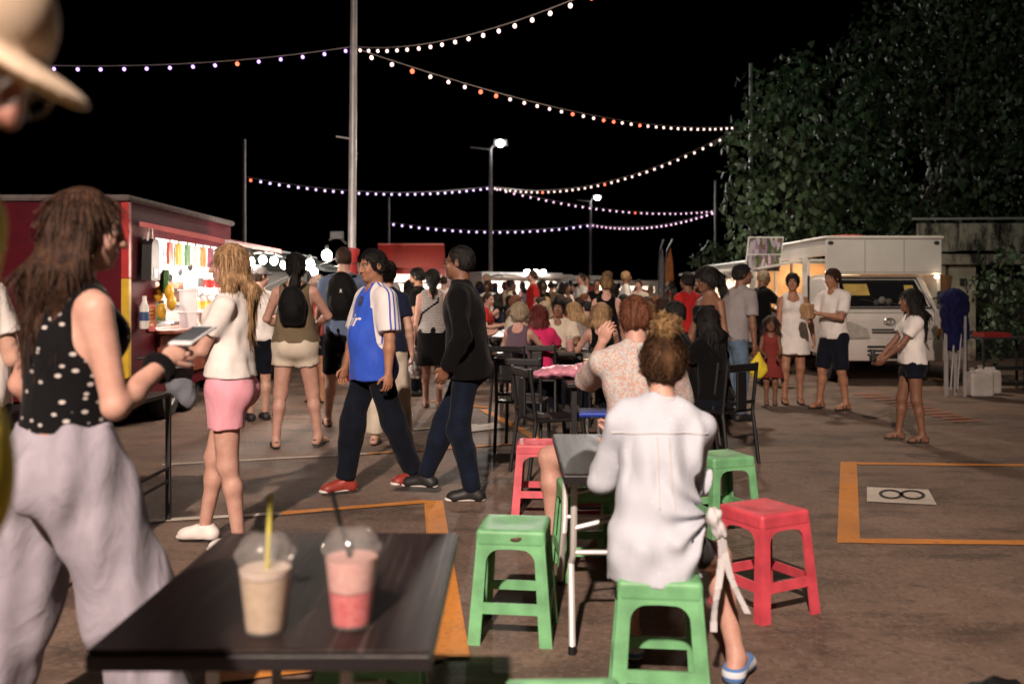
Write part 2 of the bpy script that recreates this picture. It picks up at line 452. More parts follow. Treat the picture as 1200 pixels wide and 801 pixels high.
    def fingers(s, i):
        u, n, v, k = s.hand(i); out = []; c = s.curl[i]
        for j, (off, L, dz) in enumerate(((.029,.072,0),(.010,.08,.003),(-.010,.074,.001),(-.027,.058,-.006))):
            p = s.wr[i]+(u*(.085+dz)+v*off)*k; a0 = .35*c+j*.05; ch = [(p-u*.02*k, .0095*k)]; d = u
            for q, (fr, da) in enumerate(((.42,a0),(.33,a0*1.4),(.25,a0*.9))):
                cs, sn = math.cos(da), math.sin(da); m = np.cross(d, v); m = m if m@n < 0 else -m
                d = unit(d*cs+m*sn); ch.append((p, .0092*k)); p = p+d*L*fr*k
            ch.append((p, .0072*k)); out.append(ch)
        p = s.wr[i]+(u*.022+v*.026)*k
        d = unit(u*.62+v*.7-n*.25*c); q = p+d*.042*k; d2 = unit(u*.85+v*.25-n*.45*c)
        out.append([(p-d*.015*k, .0125*k), (p, .012*k), (q, .011*k), (q+d2*.032*k, .0085*k)])
        return out
    def leg(s, i, o=(0,0,0), end=2.0, flat=False):
        k = s.k*(.75+.25*s.b); H_, K, A = s.hip[i], s.kn[i], s.an[i]; L = []
        fat = 1.06 if s.fem else 1.0
        t = min(1, end); e = H_+(K-H_)*t
        L.append(('u', Cap(H_, e, .086*k*fat+o[0], (.086*fat-.032*t)*k+o[0]+(o[1]-o[0])*t, flat=flat and end <= 1), .04))
        if end > 1:
            t = end-1; d = A-K; back = unit(np.cross(np.cross(d, K-H_+A3(0,.001,0)), d)); bk = unit(K-H_)*.0
            bend = unit((H_+A)/2-K) if np.linalg.norm((H_+A)/2-K) > .02 else A3(0,-1,0)
            if o[1] > .0125 and end > 1.3:      # trousers hang straight from the knee
                L.append(('u', Cap(K, K+d*t, .053*k+o[1], (.053-.018*t)*k+o[1]+(o[2]-o[1])*t, flat=flat), .05)); m = K+d*min(.33, t)+bend*.012*k
                L.append(('u', Cap(K, m, .054*k+.008, .056*k+.008), .04)); L.append(('u', Cap(m, K+d*t, .056*k+.008, .036*k+.008, flat=flat), .04)); return L
            m = K+d*min(.33, t)+bend*.012*k
            o1 = o[1]; oe = o1+(o[2]-o1)*t
            c_ = .050 if s.fem else .054
            L.append(('u', Cap(K, m, .0515*k+o1, c_*k+o1+(oe-o1)*.4), .035))
            if t > .33: L.append(('u', Cap(m, K+d*t, c_*k+o1+(oe-o1)*.4, (c_-(c_-.035)*(t-.33)/.67)*k+oe, flat=flat), .035))
        return L
    def footframe(s, i):
        t = s.toes[i]; d = rot('Z', -t)@A3(0,1,0); return unit(d), np.cross(d, [0,0,1])
    def foot(s, i, o=0):
        k = s.k*(.92 if s.fem else 1); d, r = s.footframe(i); A = s.an[i]; z0 = A[2]-.085*s.k
        B = A.copy(); B[2] = z0
        return [('u', Cap(B-d*.045*k+A3(0,0,.032*k), A, .034*k+o, .036*k+o), .03),
                ('u', Cap(B-d*.04*k+A3(0,0,.032*k), B+d*.12*k+A3(0,0,.026*k), .032*k+o, .036*k+o, A3(0,0,1), 1.15), .03),
                ('u', Cap(A+d*.02*k-A3(0,0,.02), B+d*.14*k+A3(0,0,.026*k), .03*k+o, .03*k+o, A3(0,0,1), 1.25), .03)]
    def headops(s, detail=True):
        k = s.hk; H = s.hpt; Q = s.Rh; E = lambda c, r, kk=.02: ('u', Ell(H(*c), A3(*r)*k, Q), kk*k)
        w = .94 if s.fem else 1.0
        L = [E((0,-.012,.032), (.074,.094,.086)), E((0,.024,-.035), (.058*w,.068,.074), .03), E((0,.066,-.093), (.024*w,.022,.02), .025),
             E((0,.03,-.06), (.054*w,.05,.045), .03)]
        if detail:
            C_ = lambda a, b, ra, rb, kk=.01: ('u', Cap(H(*a), H(*b), ra*k, rb*k), kk*k)
            L += [('s', Ell(H(-.031,.104,.004), A3(.018,.019,.012)*k, Q), .012*k), ('s', Ell(H(.031,.104,.004), A3(.018,.019,.012)*k, Q), .012*k),
                  E((-.031,.079,.004), (.0125,.0125,.0115), .003), E((.031,.079,.004), (.0125,.0125,.0115), .003),
                  C_((0,.09,.012), (0,.109,-.03), .0085, .0125), E((-.012,.098,-.033), (.009,.01,.008), .006), E((.012,.098,-.033), (.009,.01,.008), .006),
                  C_((-.046,.078,.022), (-.014,.092,.02), .0075, .008, .014), C_((.046,.078,.022), (.014,.092,.02), .0075, .008, .014),
                  E((-.04,.07,-.03), (.02,.016,.02), .02), E((.04,.07,-.03), (.02,.016,.02), .02),
                  E((0,.089,-.0575), (.021,.011,.0055), .004), E((0,.087,-.068), (.018,.011,.0065), .004),
                  ('s', Ell(H(0,.101,-.0625), A3(.021,.009,.0016)*k, Q), .002*k),
                  E((-.077,-.008,-.002), (.008,.019,.031), .008), E((.077,-.008,-.002), (.008,.019,.031), .008),
                  ('s', Ell(H(-.085,-.003,.002), A3(.005,.009,.017)*k, Q), .006*k), ('s', Ell(H(.085,-.003,.002), A3(.005,.009,.017)*k, Q), .006*k)]
        return L
    def feat(s, me):
        """painted features of the face: brows, eyes, lips"""
        n = len(me.vertices); co = np.zeros(n*3, np.float32); me.vertices.foreach_get('co', co); co = co.reshape(-1,3)
        q = (co-s.H)@s.Rh/s.hk; a = np.zeros((n,4), np.float32); a[:,3] = 1
        ax = np.abs(q[:,0]); fr = q[:,1] > .05
        sm = lambda d, w: np.clip(1-d/w, 0, 1)
        brow = fr*sm(np.abs(q[:,2]-.026+((ax-.03)*.9)**2*8)-.003, .004)*((ax > .012)&(ax < .052))
        ed = np.sqrt((ax-.031)**2+((q[:,2]-.004)*1.5)**2)
        eye = fr*(q[:,1] > .062)
        white = eye*sm(ed-.011, .004); iris = eye*sm(ed-.0055, .003)
        lash = eye*sm(np.abs(np.sqrt((ax-.031)**2+((q[:,2]-.004)*1.6)**2)-.0155)-.0012, .003)*(q[:,2] > .004)
        lip = fr*(q[:,1] > .07)*sm(np.sqrt((q[:,0]/.023)**2+((q[:,2]+.0625)/.0115)**2)-.85, .3)
        a[:,0] = np.clip(np.maximum(np.maximum(brow*.85, iris), lash*.8), 0, 1); a[:,1] = np.clip(lip, 0, 1); a[:,2] = np.clip(white, 0, 1)
        at = me.attributes.new('feat', 'FLOAT_COLOR', 'POINT'); at.data.foreach_set('color', a.ravel())
    def hairops(s, style):
        k = s.hk; H = s.hpt; Q = s.Rh
        E = lambda c, r, kk=.015, op='u': (op, Ell(H(*c), A3(*r)*k, Q), kk*k)
        up = s.up; dn = A3(0,0,-1)
        kind = style[0]; ln = style[1] if len(style) > 1 else 0
        vol = {'short':.006,'buzz':.003,'long':.007,'bun':.008,'pony':.008,'bob':.014,'curly':.02,'cap':.004}[kind]
        L = [E((0,-.018,.034), (.078+vol,.097+vol,.088+vol)), E((0,-.045,-.01), (.074+vol,.066+vol,.075+vol), .03)]
        if kind in ('short','buzz','cap'):
            L.append(E((0,.105,-.03), (.11,.08,.1), .012, 's'))
            L.append(E((0,-.03,-.125), (.16,.16,.082), .012, 's'))
            L.append(E((-.094,.004,-.012), (.022,.020,.034), .008, 's')); L.append(E((.094,.004,-.012), (.022,.020,.034), .008, 's'))
        elif kind == 'curly':
            for j in range(26):
                a = j*2.4; z = .11-j*.0075
                rr = .088*math.sqrt(max(.05, 1-(z/.125)**2))
                c = (rr*math.cos(a), rr*math.sin(a)-.02, z)
                if not (c[1] > .03 and c[2] < .05): L.append(E(c, (.026,.026,.024), .012))
            L.append(E((0,.10,-.04), (.062,.07,.085), .008, 's'))
        else:
            L.append(E((0,.098,-.038), (.06,.07,.092), .008, 's'))
        if kind in ('bun','pony'):
            L.append(E((-.092,.012,-.02), (.026,.03,.045), .006, 's')); L.append(E((.092,.012,-.02), (.026,.03,.045), .006, 's'))
            L.append(E((0,-.03,-.125), (.15,.12,.055), .015, 's'))
        if kind == 'bun':
            bz = .105 if ln == 0 else .02
            c = (0,-.06,.142) if ln == 0 else (0,-.125,.02)
            L += [E(c, (.052,.050,.044), .010), E((c[0]+.028,c[1]+.01,c[2]+.016), (.026,.032,.024), .005), E((c[0]-.028,c[1]-.006,c[2]-.006), (.028,.03,.026), .005), E((c[0]+.004,c[1]-.03,c[2]+.004), (.03,.024,.03), .005)]
        if kind == 'pony':
            a = H(0,-.105,.05); b = H(0,-.15,-.02); e = s.Nk-s.fw*(.13*s.k)-s.up*ln
            L += [('u', Cap(a, b, .03*k, .036*k), .02), ('u', Cap(b, (b+e)/2-s.fw*.02, .036*k, .034*k), .03), ('u', Cap((b+e)/2-s.fw*.02, e, .034*k, .012*k), .03)]
        if kind in ('long','bob'):
            for x, y in ((-.062,-.035),(-.034,-.07),(0,-.08),(.034,-.07),(.062,-.035),(-.074,.0),(.074,.0)):
                a = H(x*1.05, y, .03); b = H(x*1.25, y*1.1-.008, -.1)
                L.append(('u', Cap(a, b, .03*k, .03*k), .025))
                if kind == 'long':
                    side = abs(x) > .05
                    e = s.Nk+s.rt*x*1.5*k+s.fw*((y-.045)*k if not (side and len(style) > 2) else .06*k)-s.up*(ln*(1.0-.25*(abs(x)/.07)**2))
                    m = s.Nk+s.rt*x*1.45*k+s.fw*(y-.05 if not (side and len(style) > 2) else -.0)*k+s.up*.01
                    L += [('u', Cap(b, m, .028*k, .025*k), .035), ('u', Cap(m, e, .025*k, .010*k), .03)]
                else: L.append(('u', Cap(b, H(x*1.25, y, -.1-ln), .03*k, .016*k), .025))
        return L
    # ---------------- clothes
    def top(s, sleeve=.55, hem=.02, o=.014, neck=.03, tank=False, so=.02, scoopb=0, crop=None, strapless=False):
        k = s.k; L = s.torso(o)
        for i in (0,1):
            if sleeve: L += s.arm(i, so*.8, so*1.2, sleeve, True)
        P = s.P
        if hem > -.1: L.append(('u', Cap(s.W_, P+s.Rp@A3(0,0,-hem*k-.005), .150*s.b*k+o, (.165 if s.fem else .155)*s.b*k+o*1.6, s.Rp[:,1], 1.32, flat=True), .05))
        clip = [(P+s.Rp@A3(0,0,-hem*k), -s.Rp[:,2])]
        L.append(('s', Cap(s.Nk+s.up*.005*k-s.fw*.01, s.Nk+s.up*.16*k+s.fw*.02, (.052 if s.fem else .058)*k, .075*k), .01))
        if neck: L.append(('s', Ell(s.Nk+s.fw*.075*k-s.up*(neck*.4)*k, A3(.045*k+neck*.4, .055*k, .025*k+neck), s.Rt), .01))
        if scoopb: L.append(('s', Ell(s.Nk-s.fw*.06*k-s.up*(scoopb*.3), A3(.05*k+scoopb*.4, .07*k, .03*k+scoopb), s.Rt), .01))
        if tank:
            for i, sg in ((0,-1),(1,1)): L.append(('s', Ell(s.sh[i]+s.rt*sg*.03*k-s.up*.03*k, A3(.062*k, .13*k, .14*k), s.Rt), .012))
        if strapless: clip.append((s.Cc+s.up*.085*k, s.up))
        return L, clip
    def skirt(s, z, flare=.0, o=.012, waist=.10):
        """skirt or dress bottom down to height z"""
        k = s.k; b = A3((s.kn[0][0]+s.kn[1][0])/2, (s.kn[0][1]+s.kn[1][1])/2*.6, z)
        r = .165*k*s.b
        L = s.torso(o)[:3]+[('u', Cap(s.P+s.Rp@A3(0,0,waist*k), s.P, .135*k*s.b+o, r+o, s.Rp[:,1], 1.28), .03), ('u', Cap(s.P, b, r+o, r+o+flare, s.Rp[:,1], 1.25, flat=True), .04)]
        for i in (0,1): L += s.leg(i, (o,o,o), .8)
        return L, [(A3(0,0,z), A3(0,0,-1))]
    def pants(s, end=2.0, o=(.012,.016,.02), waist=.09, flat=True):
        k = s.k; L = s.torso(o[0])[:3]+[('u', Cap(s.P, s.P+s.Rp@A3(0,0,waist*k), .142*k*s.b+o[0], .118*k*s.b+o[0]*.6, s.Rp[:,1], 1.28, flat=True), .03)]
        for i in (0,1): L += s.leg(i, o, end, flat)
        return L, [(s.P+s.Rp@A3(0,0,waist*k), s.Rp[:,2])]
    def body_ops(s, fing=True, feet=True, detail=True):
        L = s.torso()+s.neck()
        for i in (0,1): L += s.arm(i)+s.handops(i)+s.leg(i)+(s.foot(i) if feet else [])
        return L+s.headops(detail)

def wpt(o, p):
    """local point of a posed person to world"""
    return Matrix.Translation(o.location)@Matrix.Rotation(o.rotation_euler.z, 4, 'Z')@Vector(p)
def shoe(s, i, mu, ms, parent, name='shoe', cell=.009):
    k = s.k*(.92 if s.fem else 1); d, r = s.footframe(i); A = s.an[i]; B = A.copy(); B[2] = A[2]-.085*s.k
    cl = [(B, A3(0,0,-1))]
    if name in ('shoe','sneaker','slip_on'):
        L = s.foot(i, .009)
        if name == 'slip_on': cl.append((B+A3(0,0,.062*k), A3(0,0,1)))
        else: cl.append((A+A3(0,0,.0), A3(0,0,1)))
        o = link(name, np_mesh(name, [sdf_mesh(L, cell, clip=cl)+(0,)]), mu, parent)
        so = [('u', Cap(B-d*.052*k+A3(0,0,.012), B+d*.15*k+A3(0,0,.012), .040*k, .044*k, A3(0,0,1), 2.4), .01)]
        so = sdf_mesh(so, cell*.8, clip=[(B, A3(0,0,-1)), (B+A3(0,0,.024), A3(0,0,1))])
        link('sole', np_mesh('sole', [so+(0,)]), ms, o)
        if name == 'sneaker':
            ch = []
            for j in range(4):
                c = A+d*(.03+.024*j)*k-A3(0,0,.012+.0085*j*1.3)*k*1.15; c[2] = B[2]+(.082-.012*j)*k
                ch.append([(c-r*.026*k-A3(0,0,.01), .0035), (c, .0035), (c+r*.026*k-A3(0,0,.01), .0035)])
            v, q = tubes_np(ch, 5); link('laces', np_mesh('laces', [(v, q, 0)]), MATS.get('laces_'+mu.name, ms), o)
    else:
        so = [('u', Cap(B-d*.052*k+A3(0,0,.008), B+d*.15*k+A3(0,0,.008), .038*k, .043*k, A3(0,0,1), 3.2), .01)]
        o = link(name, np_mesh(name, [sdf_mesh(so, cell*.8, clip=[(B-A3(0,0,.004), A3(0,0,-1))])+(0,)]), ms, parent)
        ch = []
        for j, (t, zz) in enumerate(((.085,.058),(.03,.078))):
            c = B+d*t*k; w = .042*k
            ch.append([(c-r*w+A3(0,0,.01), .008), (c-r*w*.9+A3(0,0,zz*.7*k), .008), (c+A3(0,0,zz*k), .008), (c+r*w*.9+A3(0,0,zz*.7*k), .008), (c+r*w+A3(0,0,.01), .008)])
        if name == 'sandal': ch.append([(B-d*.05*k-r*.03*k+A3(0,0,.05*k), .006), (B-d*.082*k+A3(0,0,.06*k), .006), (B-d*.05*k+r*.03*k+A3(0,0,.05*k), .006)])
        for c_ in ch:
            v, q = tubes_np([c_], 6); link('strap', np_mesh('strap', [(v, q, 0)]), mu, o)
    return o
PEOPLE = []
def tufts(me, fig, style, ppm):
    """thin locks of hair lying along the hair surface, so that outline and sheen break up"""
    n = len(me.vertices); co = np.zeros(n*3, np.float32); nr = np.zeros(n*3, np.float32)
    me.vertices.foreach_get('co', co); me.vertex_normals.foreach_get('vector', nr); co = co.reshape(-1,3).astype(float); nr = nr.reshape(-1,3).astype(float)
    bpy.data.meshes.remove(me)
    kind = style[0]; rg = np.random.default_rng(int(abs(co[0,0]*1e4)) % 999+n)
    k = int({'buzz':1200,'cap':500}.get(kind, 2600)*(1.6 if ppm > 250 else 1)); L0 = {'buzz':.010,'cap':.012,'short':.026,'curly':.03,'bun':.05,'pony':.07}.get(kind, .085)
    i = rg.integers(0, n, k); p, m = co[i], nr[i]
    if kind in ('long','bob','pony'): d = np.array([0,0,-1.])+rg.normal(size=(k,3))*.06-(p-fig.H)*[1.2,1.2,0]*0
    elif kind == 'bun': d = fig.hpt(0,-.12,.06)-p; d /= np.linalg.norm(d,axis=1)[:,None]+1e-9; d += rg.normal(size=(k,3))*.16
    elif kind == 'curly': d = rg.normal(size=(k,3))
    else: d = p-fig.hpt(0,-.06,.125); d /= np.linalg.norm(d,axis=1)[:,None]+1e-9; d += rg.normal(size=(k,3))*.2
    d -= m*(d*m).sum(1)[:,None]*.92; d /= np.linalg.norm(d,axis=1)[:,None]+1e-9
    u = np.cross(m, d); L = (L0*rg.uniform(.5,1.3,k))[:,None]; w = min(.004, max(.0011, .45/ppm))*rg.uniform(.6,1.3,k)[:,None]
    lift = .0015+.0025*rg.random(k)[:,None]
    V = [p-u*w-m*.002, p+u*w-m*.002, p+d*L*.5+m*lift-u*w*.8, p+d*L*.5+m*lift+u*w*.8, p+d*L+m*lift*rg.uniform(-.6,1.5,k)[:,None]-u*w*.15, p+d*L+m*lift*.5+u*w*.15]
    V = np.stack(V,1).reshape(-1,3); b = np.arange(k)[:,None]*6
    return V, np.concatenate([b+[0,1,3,2], b+[2,3,5,4]])
def person(label, loc, rz, fig, sk, hair, wear=(), shoes=None, group=None, detail=None, glasses=None, fing=True):
    """one person: an Empty with a continuous body mesh, hair and clothing as children"""
    loc = Vector((loc[0], loc[1], loc[2] if len(loc) > 2 else 0)); ppm = F/max(1.0, loc.y)
    cell = detail or min(.02, max(.0085, 1.75/ppm)); hc = min(.012, max(.0042, .8/ppm))
    t = thing('person', label, 'person', loc, R(rz), group)
    hb = (fig.H-.15, fig.H+.15, hc)
    v, q = sdf_mesh(fig.body_ops(feet=not (shoes and shoes[0] in ('shoe','sneaker'))), cell, fine=[hb])
    parts = [(v, q, 0)]
    if fing: parts.append(tubes_np(fig.fingers(0)+fig.fingers(1), 7)+(0,))
    me = np_mesh('body', parts); fig.feat(me); b = link('body', me, sk, t)
    if hair:
        style, hm = hair
        v, q = sdf_mesh(fig.hairops(style), max(hc, .005)*1.25 if style[0] not in ('long','pony') else cell*.9, wrinkle=.0035, wr=(38, 1.3))
        hp_ = [(v,q,0)]
        if ppm > 70: hp_.append(tufts(np_mesh('tmp', hp_), fig, style, ppm)+(0,))
        link('hair', np_mesh('hair', hp_), hm, t)
    for nm, kind, mt, kw in wear:
        kw = dict(kw); vert = kw.pop('vert', None); fold = kw.pop('fold', None); wk = kw.pop('wk', .005); extra = kw.pop('extra', [])
        L, cl = getattr(fig, kind)(**kw)
        v, q = sdf_mesh(L+extra, cell*.95, wrinkle=wk, wr=(13 if ppm > 100 else 10, len(nm)*.7+loc.x)+((vert,) if vert is not None else ()), clip=cl, fold=fold)
        link(nm, np_mesh(nm, [(v, q, 0)]), mt, t)
    if shoes:
        for i in (0,1): shoe(fig, i, shoes[1], shoes[2], t, shoes[0], min(.012, max(.006, 1.2/ppm)))
    if glasses:
        mb = MB(); H = fig.hpt
        for sg in (-1,1):
            mb.tube([H(sg*.033+.024*math.cos(a*.7854), .098-.25*abs(.024*math.cos(a*.7854)+sg*.0)*.3, .002+.019*math.sin(a*.7854)) for a in range(8)], .0022*fig.hk, 5, closed=True)
            mb.tube([H(sg*.058,.092,.008), H(sg*.078,.05,.012), H(sg*.08,-.01,.012)], .0022*fig.hk, 5)
        mb.tube([H(-.01,.102,.006), H(.01,.102,.006)], .002*fig.hk, 5)
        mb.build('glasses', glasses, t, True)
    PEOPLE.append((t, fig)); return t
# ------------------------------------------------------------------ ground and its paint
def ground():
    m, nt, b = nodes('asphalt')
    v = coords(nt)
    big = ramp(nt, noise(nt, v, .55, 7, .68), .36, .66)
    mid = ramp(nt, noise(nt, v, 2.2, 6, .65), .3, .75)
    st = coords(nt, (.6, 1.5, 1)); stain = ramp(nt, noise(nt, st, 1.5, 7, .66), .50, .62)
    spot = ramp(nt, noise(nt, coords(nt, (.8,1.7,1)), 3.1, 4, .55), .62, .72)
    fine = noise(nt, v, 160, 2)
    c = mix_n(nt, big, (.052,.034,.026), (.205,.136,.100))
    c = mix_n(nt, math_n(nt, 'MULTIPLY', mid, .55), c, (.20,.142,.11))
    c = mix_n(nt, math_n(nt, 'MULTIPLY', stain, .85), c, (.032,.022,.018))
    c = mix_n(nt, math_n(nt, 'MULTIPLY', spot, .85), c, (.022,.017,.016))
    c = mix_n(nt, math_n(nt, 'MULTIPLY', ramp(nt, fine, .35, .75), .45), c, (.30,.21,.16))
    vo = N(nt, 'ShaderNodeTexVoronoi', Scale=.42, feature='DISTANCE_TO_EDGE'); dv = N(nt, 'ShaderNodeMix', data_type='RGBA')
    wv = N(nt, 'ShaderNodeTexNoise', Scale=1.8, Detail=5); nt.links.new(v, wv.inputs['Vector'])
    va = N(nt, 'ShaderNodeVectorMath', operation='MULTIPLY_ADD'); nt.links.new(wv.outputs['Color'], va.inputs[0]); va.inputs[1].default_value = (.7,.7,.7); nt.links.new(v, va.inputs[2])
    nt.links.new(va.outputs[0], vo.inputs['Vector'])
    crack = ramp(nt, vo.outputs['Distance'], .008, .002)
    c = mix_n(nt, math_n(nt, 'MULTIPLY', crack, .25), c, (.03,.026,.024))
    nt.links.new(c, b.inputs['Base Color'])
    rr = N(nt, 'ShaderNodeMapRange'); nt.links.new(mid, rr.inputs['Value']); rr.inputs['To Min'].default_value = .62; rr.inputs['To Max'].default_value = .85
    nt.links.new(rr.outputs[0], b.inputs['Roughness'])
    agg = N(nt, 'ShaderNodeTexVoronoi', Scale=55); nt.links.new(v, agg.inputs['Vector'])
    asp = N(nt, 'ShaderNodeSeparateColor'); nt.links.new(agg.outputs['Color'], asp.inputs[0])
    c = mix_n(nt, math_n(nt, 'MULTIPLY', ramp(nt, asp.outputs[0], .72, .9), .22), c, (.32,.24,.19)); c = mix_n(nt, math_n(nt, 'MULTIPLY', ramp(nt, asp.outputs[1], .75, .9), .3), c, (.03,.024,.02))
    nt.links.new(c, b.inputs['Base Color'])
    h = math_n(nt, 'ADD', math_n(nt, 'MULTIPLY', fine, .5), math_n(nt, 'MULTIPLY', noise(nt, v, 40, 4), .6))
    bump(nt, b, h, .35, .006)
    mb = MB(); mb.quad((-120,-30,0),(120,-30,0),(120,220,0),(-120,220,0))
    tag(mb.build('ground', m), kind='structure')
ground()
def paint(name, c, wear=.5):
    m, nt, b = nodes(name); v = coords(nt)
    w = ramp(nt, noise(nt, v, 7, 8, .7), .60, .72)
    w2 = ramp(nt, noise(nt, v, 1.3, 4, .6), .4, .75)
    f = math_n(nt, 'MULTIPLY', math_n(nt, 'ADD', w, math_n(nt, 'MULTIPLY', w2, .45)), wear)
    cc = mix_n(nt, f, c, (.12,.09,.075))
    cc = mix_n(nt, math_n(nt, 'MULTIPLY', ramp(nt, noise(nt, v, 45, 4), .5, .75), .35), cc, (.07,.05,.04))
    nt.links.new(cc, b.inputs['Base Color']); b.inputs['Roughness'].default_value = .7
    bump(nt, b, noise(nt, v, 120, 3), .3, .004)
    return m
PO = paint('paint_orange', (.66,.25,.04), 1.05); PW = paint('paint_white', (.62,.56,.48), 1.0); PK = paint('paint_black', (.025,.022,.02), .4); PR = paint('paint_red', (.5,.1,.02), .8)
def G(px, py): Y = GY(py); return Vector((GX(px, Y), Y, 0))
ZN = [0]
def nz():
    ZN[0] += 1; return .003+.0006*ZN[0]
def strip(name, m, *pts, z=None):
    z = z or nz()
    mb = MB(); n = len(pts)
    mb.bm.faces.new([mb.bm.verts.new((p.x, p.y, z)) for p in pts])
    return tag(mb.build(name, m), kind='structure')
def line(a, b, w, m=None, z=None):
    z = z or nz()
    d = (b-a); d.z = 0; d.normalize(); n = Vector((-d.y, d.x, 0))*w/2
    mb = MB(); k = max(2, int((b-a).length/.25)); L = []
    for i in range(k+1):
        p = a.lerp(b, i/k); j = 1+.12*math.sin(i*1.9+a.x*3)
        L.append((mb.bm.verts.new((p.x-n.x*j, p.y-n.y*j, z)), mb.bm.verts.new((p.x+n.x*j, p.y+n.y*j, z))))
    for q, r in zip(L, L[1:]): mb.bm.faces.new((q[0], r[0], r[1], q[1]))
    return tag(mb.build('parking_line', m or PO), kind='structure')
# the numbered bay on the right: far line, near line, thick head bar
strip('parking_line', PO, G(985,541), G(1004,541), G(1008,636), G(981,636))
line(G(1004,543), G(1200,549)+Vector((3,-.05,0)), .10, PO)
line(G(1006,634), G(1200,640)+Vector((3,-.05,0)), .10, PO)
q = [G(1016,571), G(1088,574), G(1098,592), G(1016,588)]
strip('number_panel', PW, *q)
def number8():
    """a figure eight lying on its side, painted in the panel"""
    mb = MB(); o = G(1056,580.5); ux = (G(1092,581.5)-G(1018,579.5))*.5; uy = (G(1052,572.5)-G(1056,590))*.5
    n = 40
    for c, r in ((-.33,.36),(.36,.38)):
        ring = []
        for i in range(n):
            a = 2*math.pi*i/n
            pt = lambda k: o+ux*(c+r*k*math.cos(a)*1.05)+uy*(.62*k*math.sin(a))
            p0, p1 = pt(1), pt(.72)
            ring.append((mb.bm.verts.new((p0.x,p0.y,.012)), mb.bm.verts.new((p1.x,p1.y,.012))))
        for i in range(n):
            a, b2 = ring[i], ring[(i+1) % n]
            mb.bm.faces.new((a[0], b2[0], b2[1], a[1]))
    tag(mb.build('bay_number', PK), kind='structure')
number8()
# bays on the left and behind
strip('parking_line', PO, G(497,587), G(519,587), G(551,771), G(508,771))
line(G(60,617), G(330,602), .08, PW); line(G(330,602), G(500,588), .09, PO)
line(G(190,545), G(430,532), .06, PW); line(G(430,532), G(640,518), .06, PO)
line(G(566,480), G(640,520), .10, PO); line(G(505,470), G(570,478), .10, PO); line(G(470,505), G(560,498), .08, PW)
strip('number_panel', PW, G(528,503), G(580,496), G(592,502), G(530,509))
line(G(508,771), G(420,800)+Vector((-.1,-.1,0)), .10, PO); line(G(240,797), G(520,768), .11, PO)
for i in range(11):
    x0 = 1000+i*11.5; y0 = 463+i*3.2
    line(G(x0, y0), G(x0+34, y0-1.2), .055, PR)
# faded hatching and dark tar patches
for (x, y, sx, sy) in ((1160,690,.55,.10),(1060,655,.5,.08)): pass

# ------------------------------------------------------------------ sky
w = bpy.data.worlds.new('World'); bpy.context.scene.world = w; w.use_nodes = True
nt = w.node_tree; bg = nt.nodes['Background']
sky = nt.nodes.new('ShaderNodeTexSky'); sky.sky_type = 'NISHITA'; sky.sun_disc = False
sky.sun_elevation = R(-6); sky.sun_rotation = R(150)
nt.links.new(sky.outputs[0], bg.inputs['Color']); bg.inputs['Strength'].default_value = .02

# ------------------------------------------------------------------ poles and festoon lights
STEEL = M('galvanised_steel', (.42,.41,.42), .45, .12, 5, .1, 40, metal=.3)
DARKM = M('dark_metal', (.03,.03,.032), .45, .2, 8, .1)
CABLE = M('cable', (.25,.22,.22), .6)
def pole(px, Y, ztop, r, label, name='light_pole', lean=0):
    x = GX(px, Y); t = thing(name, label, 'pole', (x, Y, 0))
    mb = MB(); mb.tube([(0,0,.06),(lean*.5,0,ztop/2),(lean,0,ztop)], [r*1.12, r, r*.82], 12); mb.build('shaft', STEEL, t, True)
    mb = MB(); mb.box((-r*2.4,-r*2.4,0),(r*2.4,r*2.4,.06), .01); mb.build('base_plate', STEEL, t)
    return t
p0 = pole(411, 14, 7.0, .058, 'tall pale steel pole nearest the camera, string lights tied high on it', lean=.06)
mb = MB(); mb.lathe([(.075,.07),(.10,.075),(.105,1.95),(.13,1.99),(.14,2.06),(.08,2.09)], n=16); mb.build('sleeve', M('pole_red', (.35,.03,.03), .5, .3), p0, True)
mb = MB(); mb.tube([(-.06,0,2.15),(-.2,-.05,2.28),(-.32,-.05,2.2)], .02, 6); mb.box((-.3,-.09,2.22),(-.1,-.02,2.34), .01); mb.build('bracket', DARKM, p0)
mb = MB(); mb.tube([(.03,0,3.74),(-.22,0,3.78)], .015, 6); mb.build('cross_arm', STEEL, p0)
LAMPW = emitter('floodlight_glass', (1,.95,.9), 60)
def lamp_pole(px, Y, zt, label, s=1.0):
    t = pole(px, Y, zt, .09, label, 'street_lamp')
    mb = MB(); mb.tube([(0,0,zt),(.1,0,zt+.15),(.45,0,zt+.28)], .05, 8); mb.tube([(0,0,zt),(-.9,0,zt+.1)], .03, 8); mb.build('arm', STEEL, t)
    mb = MB(); mb.box((.12,-.3,zt+.16),(.75,.12,zt+.42), .05); mb.build('lamp_head', STEEL, t)
    mb = MB(); mb.ell((.43,-.32,zt+.22), (.16*s,.09*s,.15*s), 12, 8); mb.build('lamp_glass', LAMPW, t, True)
    return t
lamp_pole(575, 41, 7.75, 'slim street lamp with the brightest white floodlight, behind the market')
lamp_pole(692, 62, 7.5, 'farther street lamp with a smaller white floodlight in the middle distance', 1.05)
pole(286, 34, 7.05, .07, 'thin bare pole rising behind the maroon food trailer')
pole(455.5, 55, 7.05, .07, 'thin short-looking pole behind the red food trailer')
pole(880, 30, 8.85, .07, 'thin pole standing up out of the big tree')
pole(838.5, 55, 8.05, .07, 'thin pole at the left edge of the big tree')
BV2 = emitter('bulb_lilac', (.78,.55,1.0), 2.4, False); BV = emitter('bulb_violet', (.60,.34,1.0), 2.6, False); BWm = emitter('bulb_warm', (1,.70,.60), 2.2, False); BP = emitter('bulb_pink', (.95,.58,.8), 2.2, False); BR = emitter('bulb_red', (1,.16,.08), 2.6, False)
